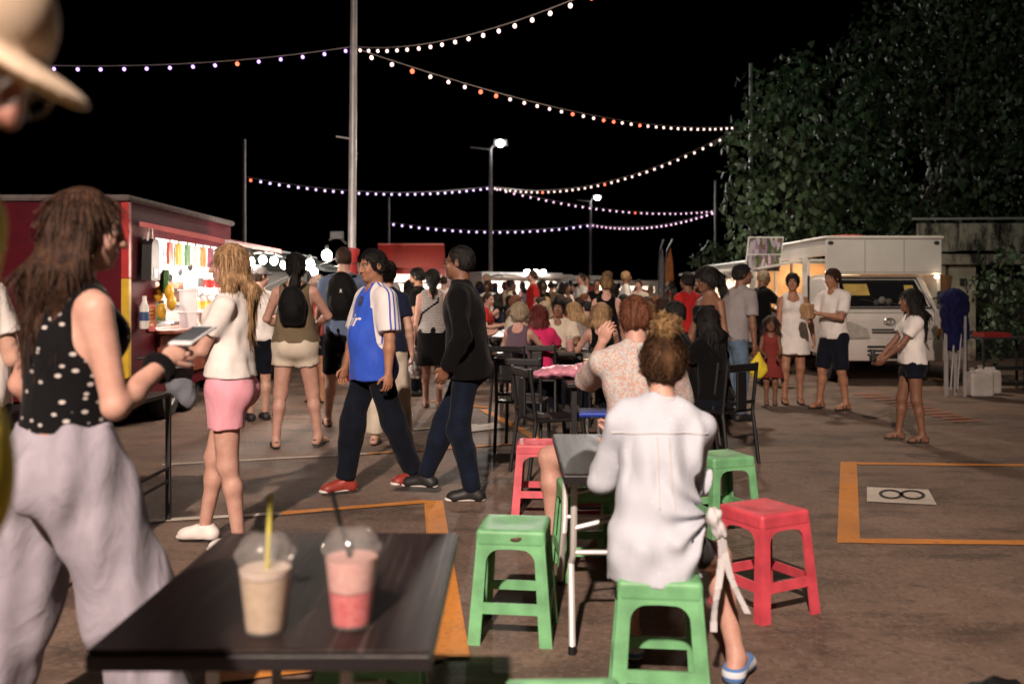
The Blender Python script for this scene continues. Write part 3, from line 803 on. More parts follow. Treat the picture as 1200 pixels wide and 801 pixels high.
SOCK = M('bulb_socket', (.03,.03,.03), .5)
def bulb_me(r, m, nm):
    mb = MB(); mb.ell((0,0,-r*1.3), (r,r,r*1.12), 10, 7); mb.lathe([(r*.45,-r*.5),(r*.5,.0),(r*.3,r*.5)], n=6, cap1=True)
    me = bpy.data.meshes.new(nm); 
    for f in mb.bm.faces: f.smooth = True; f.material_index = 0 if f.calc_center_median().z < -r*.38 else 1
    mb.bm.to_mesh(me); mb.bm.free(); me.materials.append(m); me.materials.append(SOCK); return me
def string(label, a, b, sagpx, n, r, m, reds=(), mred=BR, t0=0.02, t1=.98, wire=.006):
    t = thing('string_lights', label, 'string lights', a, 0, 'festoon light strings over the market')
    d = b-a; ym = (a.y+b.y)/2; sag = sagpx*ym/F
    P = lambda u: d*u+Vector((0,0,-4*sag*u*(1-u)))
    mb = MB(); mb.tube([P(i/40) for i in range(41)], wire, 5); mb.build('cable', CABLE, t)
    me = bulb_me(r, m, 'bulb'); mr = bulb_me(r*1.15, mred, 'bulb')
    for i in range(n):
        u = t0+(t1-t0)*i/max(1, n-1)
        o = link('bulb', mr if i in reds else me, []); o.parent = t; o.location = P(u)+Vector((0,0,-wire-r*.5))
        o.rotation_euler = (random.uniform(-.2,.2), random.uniform(-.2,.2), 0)
    return t
top0 = W(411.5, 55, 14)
string('violet festoon string running left from the nearest pole out of the frame', W(-70,70,13), top0, 14, 18, .025, BV, (12,), t0=.04, t1=.985, wire=.008)
string('warm white festoon string rising from the nearest pole to the top of the frame', top0+Vector((.08,0,0)), W(830,-75,7.2), 28, 22, .023, BWm, (17,), t0=.02, wire=.008)
string('long warm festoon string sagging from the nearest pole down towards the big tree', top0+Vector((.06,0,-.02)), W(868,147,30), 22, 36, .031, BWm, (2,6,7,13,16,17,20), wire=.009)
L1 = W(576,218,41); L2 = W(692.5,262,62)
string('dense warm festoon string climbing from the bright lamp post to the tree', L1, W(862,152,30), 26, 36, .038, BWm, (9,19), wire=.010)
string('violet festoon string between the thin left pole and the bright lamp post', W(287,207,34), L1, 12, 30, .042, BV2, (0,), wire=.012)
string('pinkish festoon string from the bright lamp post to the thin pole by the tree', L1, W(838,246,55), 12, 34, .040, BP, (19,), wire=.013)
string('far violet festoon string low over the red food trailer', W(456,260,55), L2, 9, 26, .058, BV2, wire=.014)
string('farthest pinkish festoon string between the small lamp and the tree edge pole', L2, W(838,247,55), 10, 26, .05, BP, wire=.014)
# ------------------------------------------------------------------ trees and ruin
def leafm(name, c):
    m, nt, b = nodes(name); v = coords(nt)
    cc = mix_n(nt, ramp(nt, noise(nt, v, 1.1, 4), .35, .65), tuple(x*.45 for x in c), tuple(x*1.25 for x in c))
    cc = mix_n(nt, math_n(nt, 'MULTIPLY', ramp(nt, noise(nt, v, 5, 2), .62, .7), .45), cc, (c[0]*2.2, c[1]*1.1, c[2]*.6))
    nt.links.new(cc, b.inputs['Base Color']); b.inputs['Roughness'].default_value = .5; b.inputs['Transmission Weight'].default_value = 0
    return m
LEAF = leafm('leaf_green', (.050,.088,.040)); LEAFD = leafm('leaf_dark', (.040,.068,.030)); BARK = M('bark', (.06,.045,.035), .9, .3, 8, .6, 30)
def leaves(clumps, n, size, seed, droop=.8):
    rg = np.random.default_rng(seed); V = []
    base = np.array([(0,0),(-.42,.08),(-.36,-.5),(0,-1.05),(0,0),(0,-1.05),(.36,-.5),(.42,.08)])
    for c, r in clumps:
        k = int(n*(r[0]*r[2])/.8)
        d = rg.normal(size=(k,3)); d /= np.linalg.norm(d,axis=1)[:,None]
        rad = rg.uniform(.55,1.08,k)**.6
        lob = 1+.22*np.sin(d[:,0]*7+seed+c[0])*np.sin(d[:,2]*6+c[2]*3)+.1*np.sin(d[:,1]*11+c[0]*5)
        p = c+d*r*(rad*lob)[:,None]
        # leaf frame: v (towards base) mostly up, normal outwards
        nrm = d*np.array([1,1,.5])+rg.normal(size=(k,3))*.45; up = np.array([0,0,1.])*droop+rg.normal(size=(k,3))*.4
        nrm /= np.linalg.norm(nrm,axis=1)[:,None]; u = np.cross(up,nrm); u /= np.linalg.norm(u,axis=1)[:,None]+1e-9; v = np.cross(nrm,u)
        s = size*rg.uniform(.55,1.25,k)
        for bx, by in base:
            fold = -.22*abs(bx)
            V.append(p+u*(bx*s)[:,None]+v*(by*s)[:,None]+nrm*(fold*s)[:,None])
    out = []
    o = 0
    for i in range(0, len(V), 8):
        blk = np.stack(V[i:i+8],1).reshape(-1,3); out.append(blk)
    vs = np.concatenate(out); return vs, np.arange(len(vs)).reshape(-1,4)
def tree(label, base, clumps, n, size, seed, m=LEAF, r=.22, name='broadleaf_tree'):
    t = thing(name, label, 'tree', base); b = Vector(base)
    cl = [(np.array(c)-np.array(b), np.array(rr)) for c, rr in clumps]
    v, q = leaves(cl, n, size, seed); me = np_mesh('crown', [(v,q,0)], False); link('crown', me, m, t)
    mb = MB(); top = np.mean([c for c,_ in cl], axis=0)
    mb.tube([(0,0,-.05),(.08,.05,1.2),(top[0]*.5,top[1]*.5,top[2]*.6),tuple(top)], [r,r*.8,r*.6,r*.25], 9)
    mb.build('trunk', BARK, t, True)
    mb = MB()
    for c,_ in cl: mb.tube([(top[0]*.4,top[1]*.4,top[2]*.5), tuple((c*.6+top*.4)-np.array([0,0,.2])), tuple(c)], [r*.4,r*.22,.02], 6)
    mb.build('limbs', BARK, t, True)
    return t
def pc(px, py, rp, Y, sq=1.0, dy=0): p = W(px,py,Y+dy); r = rp*Y/F; return (p, (r*sq, r*.8, r))
A_ = [pc(*a) for a in ((905,112,36,21),(942,92,34,21.5),(880,168,36,21),(928,160,46,20.6),(882,228,40,21),(935,232,56,20.5),(893,282,38,21),(985,120,52,22),(978,205,48,21.5),(1015,165,44,22.5),(1030,225,46,22.5),(1005,262,40,22),(1020,120,40,22.5),(955,285,42,21))]
tree('big leafy tree with drooping heart shaped leaves beside the festoon strings', (7.0,21.6,0), A_, 430, .15, 3, LEAF)
B_ = [pc(*a) for a in ((1040,70,62,24),(1100,25,66,24.5),(1165,40,72,24),(1062,130,48,24.2),(1125,120,60,23.6),(1185,130,60,23),(1130,205,50,23),(1190,215,50,22.5),(1085,262,40,22.5),(1060,270,30,22),(1150,-60,90,24),(1250,60,90,24),(1240,180,70,23))]
tree('taller dark broadleaf tree filling the top right corner above the ruined wall', (11.0,24.6,0), B_, 350, .155, 5, LEAFD, .3)
tree('small dark shrub leaning out of the shade right of the pale columns', (10.2,16.6,0), [pc(1185,318,36,16.5),pc(1160,345,28,16),pc(1195,370,40,16),pc(1165,395,26,15.6)], 500, .10, 9, LEAFD, .06, 'shrub')
tree('low dark shrub at the foot of the thin pole left of the white trucks', (5.9,27,0), [pc(835,295,14,27),pc(822,306,12,27),pc(850,300,16,27)], 500, .13, 11, LEAF, .06, 'shrub')
def moldm():
    m, nt, b = nodes('moldy_concrete'); v = coords(nt); vs = coords(nt, (1.6,1.6,.5))
    f = ramp(nt, noise(nt, vs, 1.6, 8, .72), .44, .56)
    cc = mix_n(nt, f, (.38,.33,.27), (.025,.022,.02)); cc = mix_n(nt, math_n(nt,'MULTIPLY',ramp(nt, noise(nt, v, 9, 5), .5, .7),.5), cc, (.2,.16,.12))
    nt.links.new(cc, b.inputs['Base Color']); b.inputs['Roughness'].default_value = .9; bump(nt, b, noise(nt, v, 20, 6), .5, .03); return m
MOLD = moldm()
def plasterm(name, c):
    return M(name, c, .85, .3, 2.5, .3, 25)
t = thing('ruined_building', 'mouldy concrete building front with stained parapet and two pale columns, right of the white van', 'building', (8.35,19,0))
mb = MB()
for i in range(6): mb.box((.05+i*.85,.0,2.25+.02*(i%2)),(.05+i*.85+.80,.16,2.84), .02)
mb.build('parapet', MOLD, t)
mb = MB(); mb.box((-.05,-.05,1.98),(6,.45,2.2), .02); mb.build('beam', MOLD, t)
for a, b2, mm in ((.30,.62,'c1'),(.72,1.28,'c2')):
    mb = MB(); mb.box((a,.05 if mm=='c1' else .12,0),(b2,.42,1.98), .015); mb.build('column', plasterm('old_plaster', (.42,.36,.28)), t)
mb = MB(); mb.tube([(-.1,-.02,2.92),(3.0,-.02,2.94)], .025, 6); mb.build('pipe', STEEL, t)
mb = MB(); mb.box((.0,.9,0),(6,1.05,2.2)); mb.build('back_wall', M('dark_wall', (.03,.027,.025), .9), t)
mb = MB(); mb.tube([(1.0,.1,1.62),(1.0,.02,1.62),(1.0,.0,1.5)], .014, 6); mb.box((.93,.06,1.55),(1.07,.12,1.7), .01); mb.build('wall_hook', DARKM, t)

# ------------------------------------------------------------------ food trailers
WHITE = M('white_panel', (.72,.70,.68), .4, .06, 3, .03); LINING = M('white_lining', (.78,.76,.72), .5, .05, 3, .02)
TYRE = M('tyre', (.02,.02,.02), .8); RIM = M('rim', (.4,.4,.4), .35, .1, metal=.7)
def wheel(parent, x, y, r=.3, w=.18, z=None):
    mb = MB(); q = Matrix.Rotation(R(90), 4, 'Y')
    mb.lathe([(r*.55,-w/2),(r*.92,-w/2),(r,-w*.3),(r,w*.3),(r*.92,w/2),(r*.55,w/2)], n=24); bmesh.ops.transform(mb.bm, matrix=q, verts=mb.bm.verts)
    o = mb.build('wheel', TYRE, parent, True); o.location = (x, y, z or r)
    mb = MB(); mb.lathe([(.01,-w*.3),(r*.25,-w*.34),(r*.5,-w*.25),(r*.56,-w*.46)], n=16); mb.lathe([(.01,w*.3),(r*.25,w*.34),(r*.5,w*.25),(r*.56,w*.46)], n=16)
    bmesh.ops.transform(mb.bm, matrix=q, verts=mb.bm.verts); mb.build('rim', RIM, o, True)
def trailer(label, loc, rz, L, D, H, mo, op, awn=None, awm=None, counter=None, cat='food trailer', name='food_trailer', roofm=None, light=None, lc=(1,.86,.7), lining=None, strut=True):
    """serving side at local x=0 looking to +x, length along +y, depth to -x"""
    t = thing(name, label, cat, loc, R(rz)); y0, y1, z0, z1 = op; f = .35; e = .05
    mb = MB(); mb.box((-e,0,f),(0,y0,H)); mb.box((-e,y1,f),(0,L,H)); mb.box((-e,y0,f),(0,y1,z0)); mb.box((-e,y0,z1),(0,y1,H)); mb.build('serving_wall', mo, t)
    mb = MB(); mb.box((-D,0,f),(-D+e,L,H)); mb.build('back_wall', mo, t)
    mb = MB(); mb.box((-D+e,.0,f),(-e,e,H)); mb.build('end_wall', mo, t)
    mb = MB(); mb.box((-D+e,L-e,f),(-e,L,H)); mb.build('end_wall', mo, t)
    mb = MB(); mb.box((-D-.04,-.04,H),(.05,L+.04,H+.07), .03); mb.build('roof', roofm or mo, t)
    mb = MB(); mb.box((-D+e,e,f),(-e,L-e,f+.05)); mb.build('floor', DARKM, t)
    lm = lining or LINING
    mb = MB(); mb.box((-D+e+.003,e+.003,f+.06),(-D+e+.013,L-e-.003,H-.02)); mb.box((-D+e+.016,e+.003,f+.06),(-e-.003,e+.013,H-.02)); mb.box((-D+e+.016,L-e-.013,f+.06),(-e-.003,L-e-.003,H-.02)); mb.box((-D+e+.016,e+.016,H-.03),(-e-.003,L-e-.016,H-.01))
    mb.build('lining', lm, t)
    mb = MB(); mb.box((-.35,y0-.05,z0-.045),(.22,y1+.05,z0-.003), .01); mb.build('counter', counter or STEEL, t)
    for y in (L*.42, L*.62): wheel(t, -.16, y, .29, .16)
    if awn:
        d, za, zb, ya, yb = awn
        mb = MB(); mb.prism([(0,za),(d,zb),(d,zb+.05),(0,za+.05)], lambda u,v,k: (.03+u, ya+k, v), yb-ya); mb.build('awning', awm or mo, t)
        for y in ((ya+.15, yb-.15) if strut else ()):
            mb = MB(); mb.tube([(.03,y,z0+.35),(d*.75,y,za+(zb-za)*.75)], .012, 6); mb.build('strut', STEEL, t)
    if light:
        l = bpy.data.lights.new('trailer_lamp', 'AREA'); l.energy = light; l.color = lc; l.shape = 'RECTANGLE'; l.size = .35; l.size_y = L*.7
        o = bpy.data.objects.new('trailer_lamp', l); C.objects.link(o)
        o.matrix_world = Matrix.Translation(loc)@Matrix.Rotation(R(rz),4,'Z')@Matrix.Translation((-D*.45,L/2,H-.06))
        mb = MB(); mb.box((-D*.45-.05,L*.2,H-.05),(-D*.45+.05,L*.8,H-.032)); mb.build('ceiling_tube', emitter('tube_white', (1,.93,.86), 9), t)
    return t
MAROON = M('maroon_paint', (.085,.006,.013), .6, .2, 2.5, .05, 30)
MAROON.node_tree.nodes['Principled BSDF'].inputs['Specular IOR Level'].default_value = .12
TRIM = M('roof_trim', (.12,.10,.10), .9, .25, 12, .2, 20)
WOODR = M('red_wood', (.16,.035,.015), .5, .45, 5, .2, 40, stretch=(6,6,.8))
t1 = trailer('maroon food trailer with a bright white hatch on the left, hung with utensils', (-3.77,9.0,0), 0, 3.35, 2.0, 2.30, MAROON, (.75,3.1,1.02,2.0), (.86,2.08,1.90,.25,2.5), M('awning_pink', (.45,.12,.12), .5, .15), WOODR, roofm=TRIM, strut=False, light=230, lc=(1,.92,.86))
mb = MB(); mb.box((-.02,-.07,.35),(.055,-.002,1.55), .006); mb.build('corner_post', M('post_yellow', (.62,.40,.02), .5), t1)
mb = MB(); mb.box((-.02,-.07,1.552),(.055,-.002,2.29), .006); mb.build('corner_post', M('post_red', (.45,.02,.02), .5), t1)
mb = MB(); mb.box((.003,.78,.5),(.05,3.05,.96), .01); mb.build('wood_front', WOODR, t1)
def in_t1(p): return Vector((-3.77,9.0,0))+Vector(p)
FEST = emitter('festoon_glass', (1,.86,.72), 170)
t = thing('string_lights', 'row of big bright white bulbs hanging along the awning of the maroon trailer', 'string lights', (-2.9,9.15,1.88), 0, 'bright bulb rows on the trailers')
pts = [(0.02,i*.5,-.02-.03*math.sin(i*1.3)) for i in range(6)]
pts2 = [(0.02+.28*j,2.52+.45*j,-.02-.1*math.sin(j*1.05)) for j in range(4)]
mb = MB(); mb.tube(pts+pts2[1:], .008, 5); mb.build('cable', DARKM, t)
for i, p in enumerate(pts[1:]+pts2[1:3]):
    mb = MB(); r = .045; mb.ell((0,0,-.09), (r,r,r*1.15), 12, 8); o = mb.build('bulb', FEST, t, True); o.location = p
    mb = MB(); mb.lathe([(.022,-.05),(.025,0),(.012,.02)], n=8, cap0=True, cap1=True); mb.build('bulb_cap', DARKM, o)
def hung(name, label, cat, p, build, group=None):
    t = thing(name, label, cat, p, 0, group); build(t); return t
BLKP = M('black_plastic', (.007,.007,.008), .5, .2); WHTP = M('white_plastic', (.7,.68,.66), .45, .08)
LG = 'utensils hanging in the maroon trailer hatch'
rng = random.Random(4)
for i in range(13):
    p = in_t1((-.10-.0*i, .9+i*.165, 1.93)); L_ = rng.uniform(.14,.34)
    t = thing('ladle', 'dark metal utensil on a hook in the maroon trailer hatch', 'utensil', p, rng.uniform(-1,1), LG)
    mb = MB(); mb.tube([(0,0,.05),(.02,0,.03),(.005,0,0),(0,.005,-L_*.6),(.006,0,-L_)], .007, 6); mb.build('handle', DARKM if i%3 else STEEL, t, True)
    mb = MB(); mb.ell((.01,0,-L_-.03), (.035 if i%2 else .014,.014,.045), 10, 7); mb.build('bowl', DARKM if i%2 else WHTP, t, True)
hung('picture', 'small framed dark picture on the white wall inside the maroon trailer', 'picture', in_t1((-.6,3.255,1.42)), lambda t: (MB().box((-.24,-.015,-.17),(.24,.02,.17), .005).build('frame', WHTP, t), MB().box((-.2,-.022,-.13),(.2,-.016,.13)).build('print', M('print_dark', (.10,.05,.03), .5, .8, 9), t)))
def mango(t):
    mb = MB(); mb.ell((0,0,.06), (.05,.04,.13), 10, 8); mb.ell((.03,0,.12), (.03,.02,.07), 8, 6); mb.build('leaf_bunch', M('dark_green', (.03,.10,.02), .5), t, True)
    for dx, dz in ((-.06,-.07),(.05,-.05),(.075,-.16),(-.03,-.25)):
        mb = MB(); mb.ell((dx,.01,dz), (.05,.05,.085), 12, 9); mb.build('mango', M('mango_yellow', (.62,.36,.03), .4, .2, 10), t, True)
    mb = MB(); mb.tube([(0,0,.15),(0,0,.38)], .006, 5); mb.build('cord', DARKM, t)
hung('fruit_garland', 'bunch of yellow mangoes with green leaf hanging at the maroon trailer corner', 'decoration', in_t1((.10,.72,1.47)), mango)
def bagb(t):
    mb = MB(); mb.prism([(-.12,-.2),(.12,-.2),(.10,.16),(.05,.22),(-.05,.22),(-.10,.16)], lambda u,v,k: (.01+k, u, v), .10); mb.build('bag_body', BLKP, t)
    mb = MB(); mb.box((.112,-.05,-.17),(.116,.03,-.09)); mb.build('patch', WHTP, t)
    mb = MB(); mb.tube([(.05,-.06,.2),(.05,-.03,.36),(.05,.03,.36),(.05,.06,.2)], .012, 6); mb.build('strap', WHTP, t)
hung('tote_bag', 'black bag with a white patch hung on the maroon corner panel', 'bag', in_t1((.02,.42,1.74)), bagb)
def cup_small(t, c, mt=None, r=.045, h=.13):
    mb = MB(); mb.lathe([(r*.72,0),(r,h),(r*1.08,h),(r*1.08,h+.008),(r*.9,h+.045),(r*.3,h+.06)], n=16, cap0=True, cap1=True); mb.build('cup', M('cupplastic', (.75,.72,.7), .25, .05), t, True)
    mb = MB(); mb.lathe([(r*.74,.012),(r*1.01,h*.86)], n=16, cap0=True, cap1=True); mb.build('drink', c, t, True)
RED = M('drink_red', (.55,.03,.03), .3); YEL = M('drink_yellow', (.65,.42,.08), .3); PAL = M('drink_pale', (.6,.6,.5), .3)
mb = MB()
for z in (1.2,1.45): mb.box((.03,1.3,z-.02),(.26,3.0,z), .004)
for y in (1.32,2.98): mb.box((.05,y-.015,1.0),(.24,y+.015,1.448))
mb.build('cup_rack', STEEL, t1)
for z, mt, nm in ((1.452,RED,'red'),(1.202,YEL,'yellow'),(1.0185,PAL,'pale')):
    for i in range(7):
        hung('drink_cup', {'red':'cup of bright red drink on the top rack of the maroon trailer','yellow':'cup of yellow juice on the middle rack of the maroon trailer','pale':'clear cup of pale drink on the counter of the maroon trailer'}[nm], 'cup', in_t1((.15+.03*(i%2), 1.75+i*.16, z)), lambda t: cup_small(t, mt), nm+' drink cups at the maroon trailer')
def bottle(t):
    mb = MB(); mb.lathe([(.04,0),(.045,.02),(.045,.22),(.02,.28),(.02,.33)], n=14, cap0=True, cap1=True); mb.build('body', WHTP, t, True)
    mb = MB(); mb.lathe([(.0465,.08),(.0465,.17)], n=14); mb.build('label', M('label_blue', (.04,.08,.2), .5), t, True)
hung('dispenser_bottle', 'white bottle with a blue band fixed on the maroon corner panel', 'bottle', in_t1((.06,.30,1.05)), bottle)
for i, (x, y, c, nm) in enumerate(((-1.2,2.9,(.5,.3,.05),'amber'),(-1.0,3.05,(.35,.05,.04),'dark red'),(-.8,2.95,(.08,.2,.06),'green'),(-1.4,3.1,(.5,.45,.35),'cream'))):
    hung('jar', nm+' jar on the far counter inside the maroon trailer', 'jar', in_t1((x,y,1.05)), lambda t: (MB().lathe([(.07,0),(.075,.03),(.075,.2),(.05,.23)], n=16, cap0=True, cap1=True).build('glass', M('jar_%d'%i, c, .2, .2), t, True), MB().lathe([(.055,.231),(.055,.26)], n=16, cap0=True, cap1=True).build('lid', DARKM, t)))
hung('shelf_unit', 'white shelf unit at the far end inside the maroon trailer', 'shelf', in_t1((-1.1,3.0,.41)), lambda t: [MB().box((-.55,-.22,z),(.55,.25,z+.03)).build('shelf_board', WHTP, t) for z in (.05,.33,.605)]+[MB().box((x,-.2,.0),(x+.03,.23,.60)).build('upright', DARKM, t) for x in (-.53,.5)])
hung('price_list', 'red and yellow price list hung beside the maroon trailer hatch', 'sign', in_t1((.012,.60,1.15)), lambda t: (MB().box((0,-.09,-.14),(.008,.09,.14)).build('panel', M('sign_red', (.4,.03,.03), .5), t), [MB().box((.0085,-.07,z),(.0105,.03+.03*(k%2),z+.018)).build('text_line', M('sign_yellow', (.6,.45,.08), .5), t) for k, z in enumerate((.08,.04,.0,-.04,-.08))]))
for i in range(7):
    c, nm = (((.55,.08,.05),'red'),((.6,.42,.06),'yellow'),((.08,.22,.08),'green'),((.55,.5,.45),'pale'),((.5,.2,.05),'orange'),((.25,.05,.10),'plum'),((.10,.14,.3),'blue'))[i]
    hung('snack_packet', nm+' snack packet clipped along the top of the maroon trailer hatch', 'packet', in_t1((.02,1.05+i*.27,1.99)), lambda t: (MB().prism([(-.07,-.24),(.07,-.24),(.06,-.22),(.075,-.12),(.06,-.02),(.07,0),(-.07,0),(-.06,-.02),(-.075,-.12),(-.06,-.22)], lambda u,v,k: (.005+k, u, v-.03), .03).build('packet_body', M('packet_%d'%i, c, .35, .4, 14), t), MB().box((.015,-.012,-.04),(.025,.012,.0)).build('clip', DARKM, t)))
hung('card_reader_box', 'small black and white box on the end of the cup rack', 'box', in_t1((.14,1.5,1.452)), lambda t: (MB().box((-.08,-.1,0),(.08,.1,.15), .01).build('case', WHTP, t), MB().box((.081,-.08,.03),(.085,.08,.13)).build('screen', BLKP, t)))
# the black counter table before the trailer
t = thing('counter_table', 'black metal side table with leaflets beside the woman in polka dots', 'table', (-2.12,4.3,0))
mb = MB(); mb.box((-.62,0,.775),(0,1.46,.80), .004); mb.build('tabletop', BLKP, t)
for x in (-.6,-.02):
    for y in (.02,1.44): mb = MB(); mb.box((x-.014,y-.014,0),(x+.014,y+.014,.774)); mb.build('leg', DARKM, t)
for x in (-.6,-.02):
    for z in (.32,.24): mb = MB(); mb.box((x-.01,.036,z),(x+.01,1.424,z+.02)); mb.build('rail', DARKM, t)
for i, c in enumerate(((.6,.3,.05),(.1,.3,.08),(.6,.1,.05))):
    hung('leaflet', ('orange','green','red')[i]+' printed leaflet lying on the black side table', 'leaflet', (-2.25-.04*i,5.1+.2*i,.801), lambda t: MB().box((-.07,-.1,0),(.07,.1,.004)).build('sheet', M('leaflet%d'%i, c, .5, .5, 20), t))
TEAL = M('teal_grey', (.055,.085,.09), .5, .2)
t2 = trailer('dark teal food trailer with a lowered grey awning, between the maroon and red ones', (-3.75,13.3,0), 0, 4.2, 2.0, 2.02, TEAL, (.5,3.8,1.1,1.75), (1.0,1.98,1.72,.1,4.1), TEAL, DARKM, light=1.5)
t = thing('string_lights', 'two glaring bulbs on a drooping wire in front of the teal trailer', 'string lights', W(330,301,11.4), 0, 'bright bulb rows on the trailers')
a = W(326,296,11.5); b2 = W(398,291,11.8); d = b2-a
mb = MB(); mb.tube([d*u+Vector((0,0,-.14*4*u*(1-u))) for u in [i/12 for i in range(13)]], .007, 5); mb.build('cable', DARKM, t)
for px, py in ((363,310),(383,299)):
    p = W(px,py,11.6)-Vector(t.location); mb = MB(); mb.ell((0,0,0), (.06,.06,.07), 12, 8); o = mb.build('bulb', FEST, t, True); o.location = p
    mb = MB(); mb.lathe([(.022,.05),(.025,.1),(.01,.13)], n=8, cap1=True); mb.build('bulb_cap', DARKM, o)
REDP = M('red_gloss', (.55,.05,.04), .35, .1)
t3 = trailer('red food trailer with its big red hatch raised, behind the man in the blue shirt', (-3.9,22.2,0), -90, 2.3, 2.0, 2.05, REDP, (.9,2.2,1.15,1.85), None, None, WHTP, light=140)
mb = MB(); mb.prism([(0,2.0),(.5,2.52),(.5,2.56),(-.03,2.05)], lambda u,v,k: (.04+u, .75+k, v), 1.55); mb.build('hatch', REDP, t3)
mb = MB(); mb.box((.01,.06,1.75),(.06,.72,2.1), .01); mb.build('silver_panel', STEEL, t3)
mb = MB(); mb.box((.03,.0,1.62),(.07,2.25,1.66)); mb.build('rail', DARKM, t3)
t4 = trailer('white lit food trailer with bright lamps on its roof, in the middle distance', (-.9,27.5,0), -55, 3.0, 2.0, 1.95, WHITE, (.3,2.8,1.0,1.75), (.8,1.85,1.9,.2,2.8), WHITE, light=420, lc=(1,.86,.74))
mb = MB()
for i in range(3): mb.ell((.92,1.0+i*.3,2.02), (.06,.10,.06), 10, 7)
mb.build('roof_lamp', emitter('strip_white', (1,.96,.92), 70), t4)
t5 = trailer('white rounded food van with an orange lit counter at the far end of the row', (.1,33,0), -65, 4.0, 2.0, 1.95, WHITE, (.3,3.6,.9,1.7), (.7,1.75,1.7,.2,3.6), WHITE, light=520, lc=(1,.74,.52))
t6 = trailer('low white food trailer behind the strapless black dress, lit warm inside', (5.15,24.6,0), 180, 5.0, 2.0, 2.05, WHITE, (.3,4.6,1.0,1.75), (.7,1.9,1.85,.2,4.6), WHITE, light=200, lc=(1,.72,.5))
t7 = trailer('far white stall trailer closing the end of the market', (2.2,44,0), -90, 5.0, 2.0, 1.9, WHITE, (.4,4.6,1.0,1.7), None, None, WHITE, light=400, lc=(1,.8,.6))
# ------------------------------------------------------------------ the white food van
VAN = M('van_white', (.66,.60,.56), .32, .08, 2, .03, coat=.3); GLASSD = M('dark_glass', (.012,.012,.014), .08, .1); RUB = M('rubber_black', (.02,.02,.02), .7)
t = thing('food_van', 'white food van facing the camera with a tall serving box over its cab', 'food van', (5.8,14.2,0), 0)
w2 = .80
prof = [(0,.36),(-.02,.5),(-.02,.78),(.06,1.08),(.10,1.14),(.52,1.66),(.66,1.70),(1.35,1.70),(1.35,.36)]      # (depth, height)
mb = MB(); mb.prism(prof, lambda u,v,k: (-w2+k, u, v), 2*w2)
bmesh.ops.bevel(mb.bm, geom=[e for e in mb.bm.edges if abs(e.verts[0].co.x-e.verts[1].co.x) < .01], offset=.07, segments=3, affect='EDGES')
mb.build('cab', VAN, t, True)
def on_front(u, z, off=.0):
    """point on the sloping windscreen plane"""
    s = (z-1.14)/(1.66-1.14); return Vector((u, .10+.42*s-off, z+off*.6))
mb = MB(); c = [on_front(-.68,1.19,.004),on_front(.68,1.19,.004),on_front(.60,1.61,.004),on_front(-.60,1.61,.004)]; mb.quad(*c); c2 = [p+Vector((0,.01,0)) for p in c]
mb.build('windscreen', GLASSD, t)
mb = MB(); k = [on_front(-.72,1.165,.007),on_front(.72,1.165,.007),on_front(.635,1.635,.007),on_front(-.635,1.635,.007)]
mb.tube(k, .018, 6, closed=True); mb.build('windscreen_seal', RUB, t, True)
mb = MB(); mb.quad(on_front(-.56,1.36,.012),on_front(-.18,1.36,.012),on_front(-.18,1.54,.012),on_front(-.56,1.54,.012)); mb.build('sun_shade', M('shade_yellow', (.55,.36,.10), .6), t)
mb = MB(); mb.quad(on_front(.38,1.38,.012),on_front(.56,1.38,.012),on_front(.54,1.52,.012),on_front(.40,1.52,.012)); mb.build('sticker', M('shade_yellow', (.55,.36,.10), .6), t)
for i, (x, z, r, cc) in enumerate(((-.02,1.28,.06,(.16,.16,.14)),(.08,1.26,.05,(.10,.08,.07)),(-.12,1.24,.045,(.06,.06,.07)))):
    p = on_front(x, z, .02); mb = MB(); mb.ell(p, (r,.02,r), 10, 8); mb.build('dashboard_toy', M('toy%d'%i, cc, .8), t, True)
for sg in (-1,1):
    mb = MB(); mb.tube([on_front(sg*.1+.2,1.19,.02), on_front(sg*.1-.25,1.30,.02)], .008, 5); mb.build('wiper', RUB, t)
    mb = MB(); mb.prism([(.30,.72),(.72,.70),(.74,.90),(.60,.97),(.34,.86)], lambda u,v,k: (sg*u, -.035-k*.02+(.07*(v-.78)/.3 if v>.78 else 0), v), 1); mb.build('headlight', M('headlamp_glass', (.45,.42,.38), .12, .2, 20), t)
    mb = MB(); mb.ell((sg*.62,-.045,.5), (.08,.02,.05), 12, 8); mb.build('fog_lamp', M('headlamp_glass', (.45,.42,.38), .12), t, True)
    mb = MB(); mb.tube([(sg*.78,.35,1.3),(sg*.92,.25,1.34)], .015, 6); mb.box((sg*.93-.07,.2,1.22),(sg*.93+.07,.27,1.44), .03); mb.build('mirror', RUB, t)
    wheel(t, sg*.68, .55, .28, .17)
    wheel(t, sg*.74+.1, 3.2, .30, .18)
mb = MB()
for z, d in ((.84,.0),(.80,.0)): mb.box((-.26,-.045+.02*(z>.82),z-.012),(.30,-.018+.02*(z>.82),z+.012))
mb.build('grille', RUB, t)
mb = MB(); mb.box((-.81,-.09,.36),(.81,.02,.70), .04); mb.build('bumper', VAN, t, True)
mb = MB()
for z in (.58,.52,.46): mb.box((-.36,-.098,z-.018),(.36,-.088,z+.018))
mb.build('lower_grille', RUB, t)
mb = MB(); mb.box((-.05,-.112,.40),(.30,-.10,.50), .004); mb.build('number_plate', BLKP, t)
mb = MB(); mb.tube([(.02+.085*math.cos(a*.5236), .01, .96+.055*math.sin(a*.5236)) for a in range(12)], .011, 6, closed=True); mb.tube([(-.02,.005,.93),(-.02,.015,.99),(.03,.015,.985),(.05,.012,.96),(.03,.005,.935),(-.02,.005,.93)], .009, 5); mb.build('emblem', RIM, t, True)
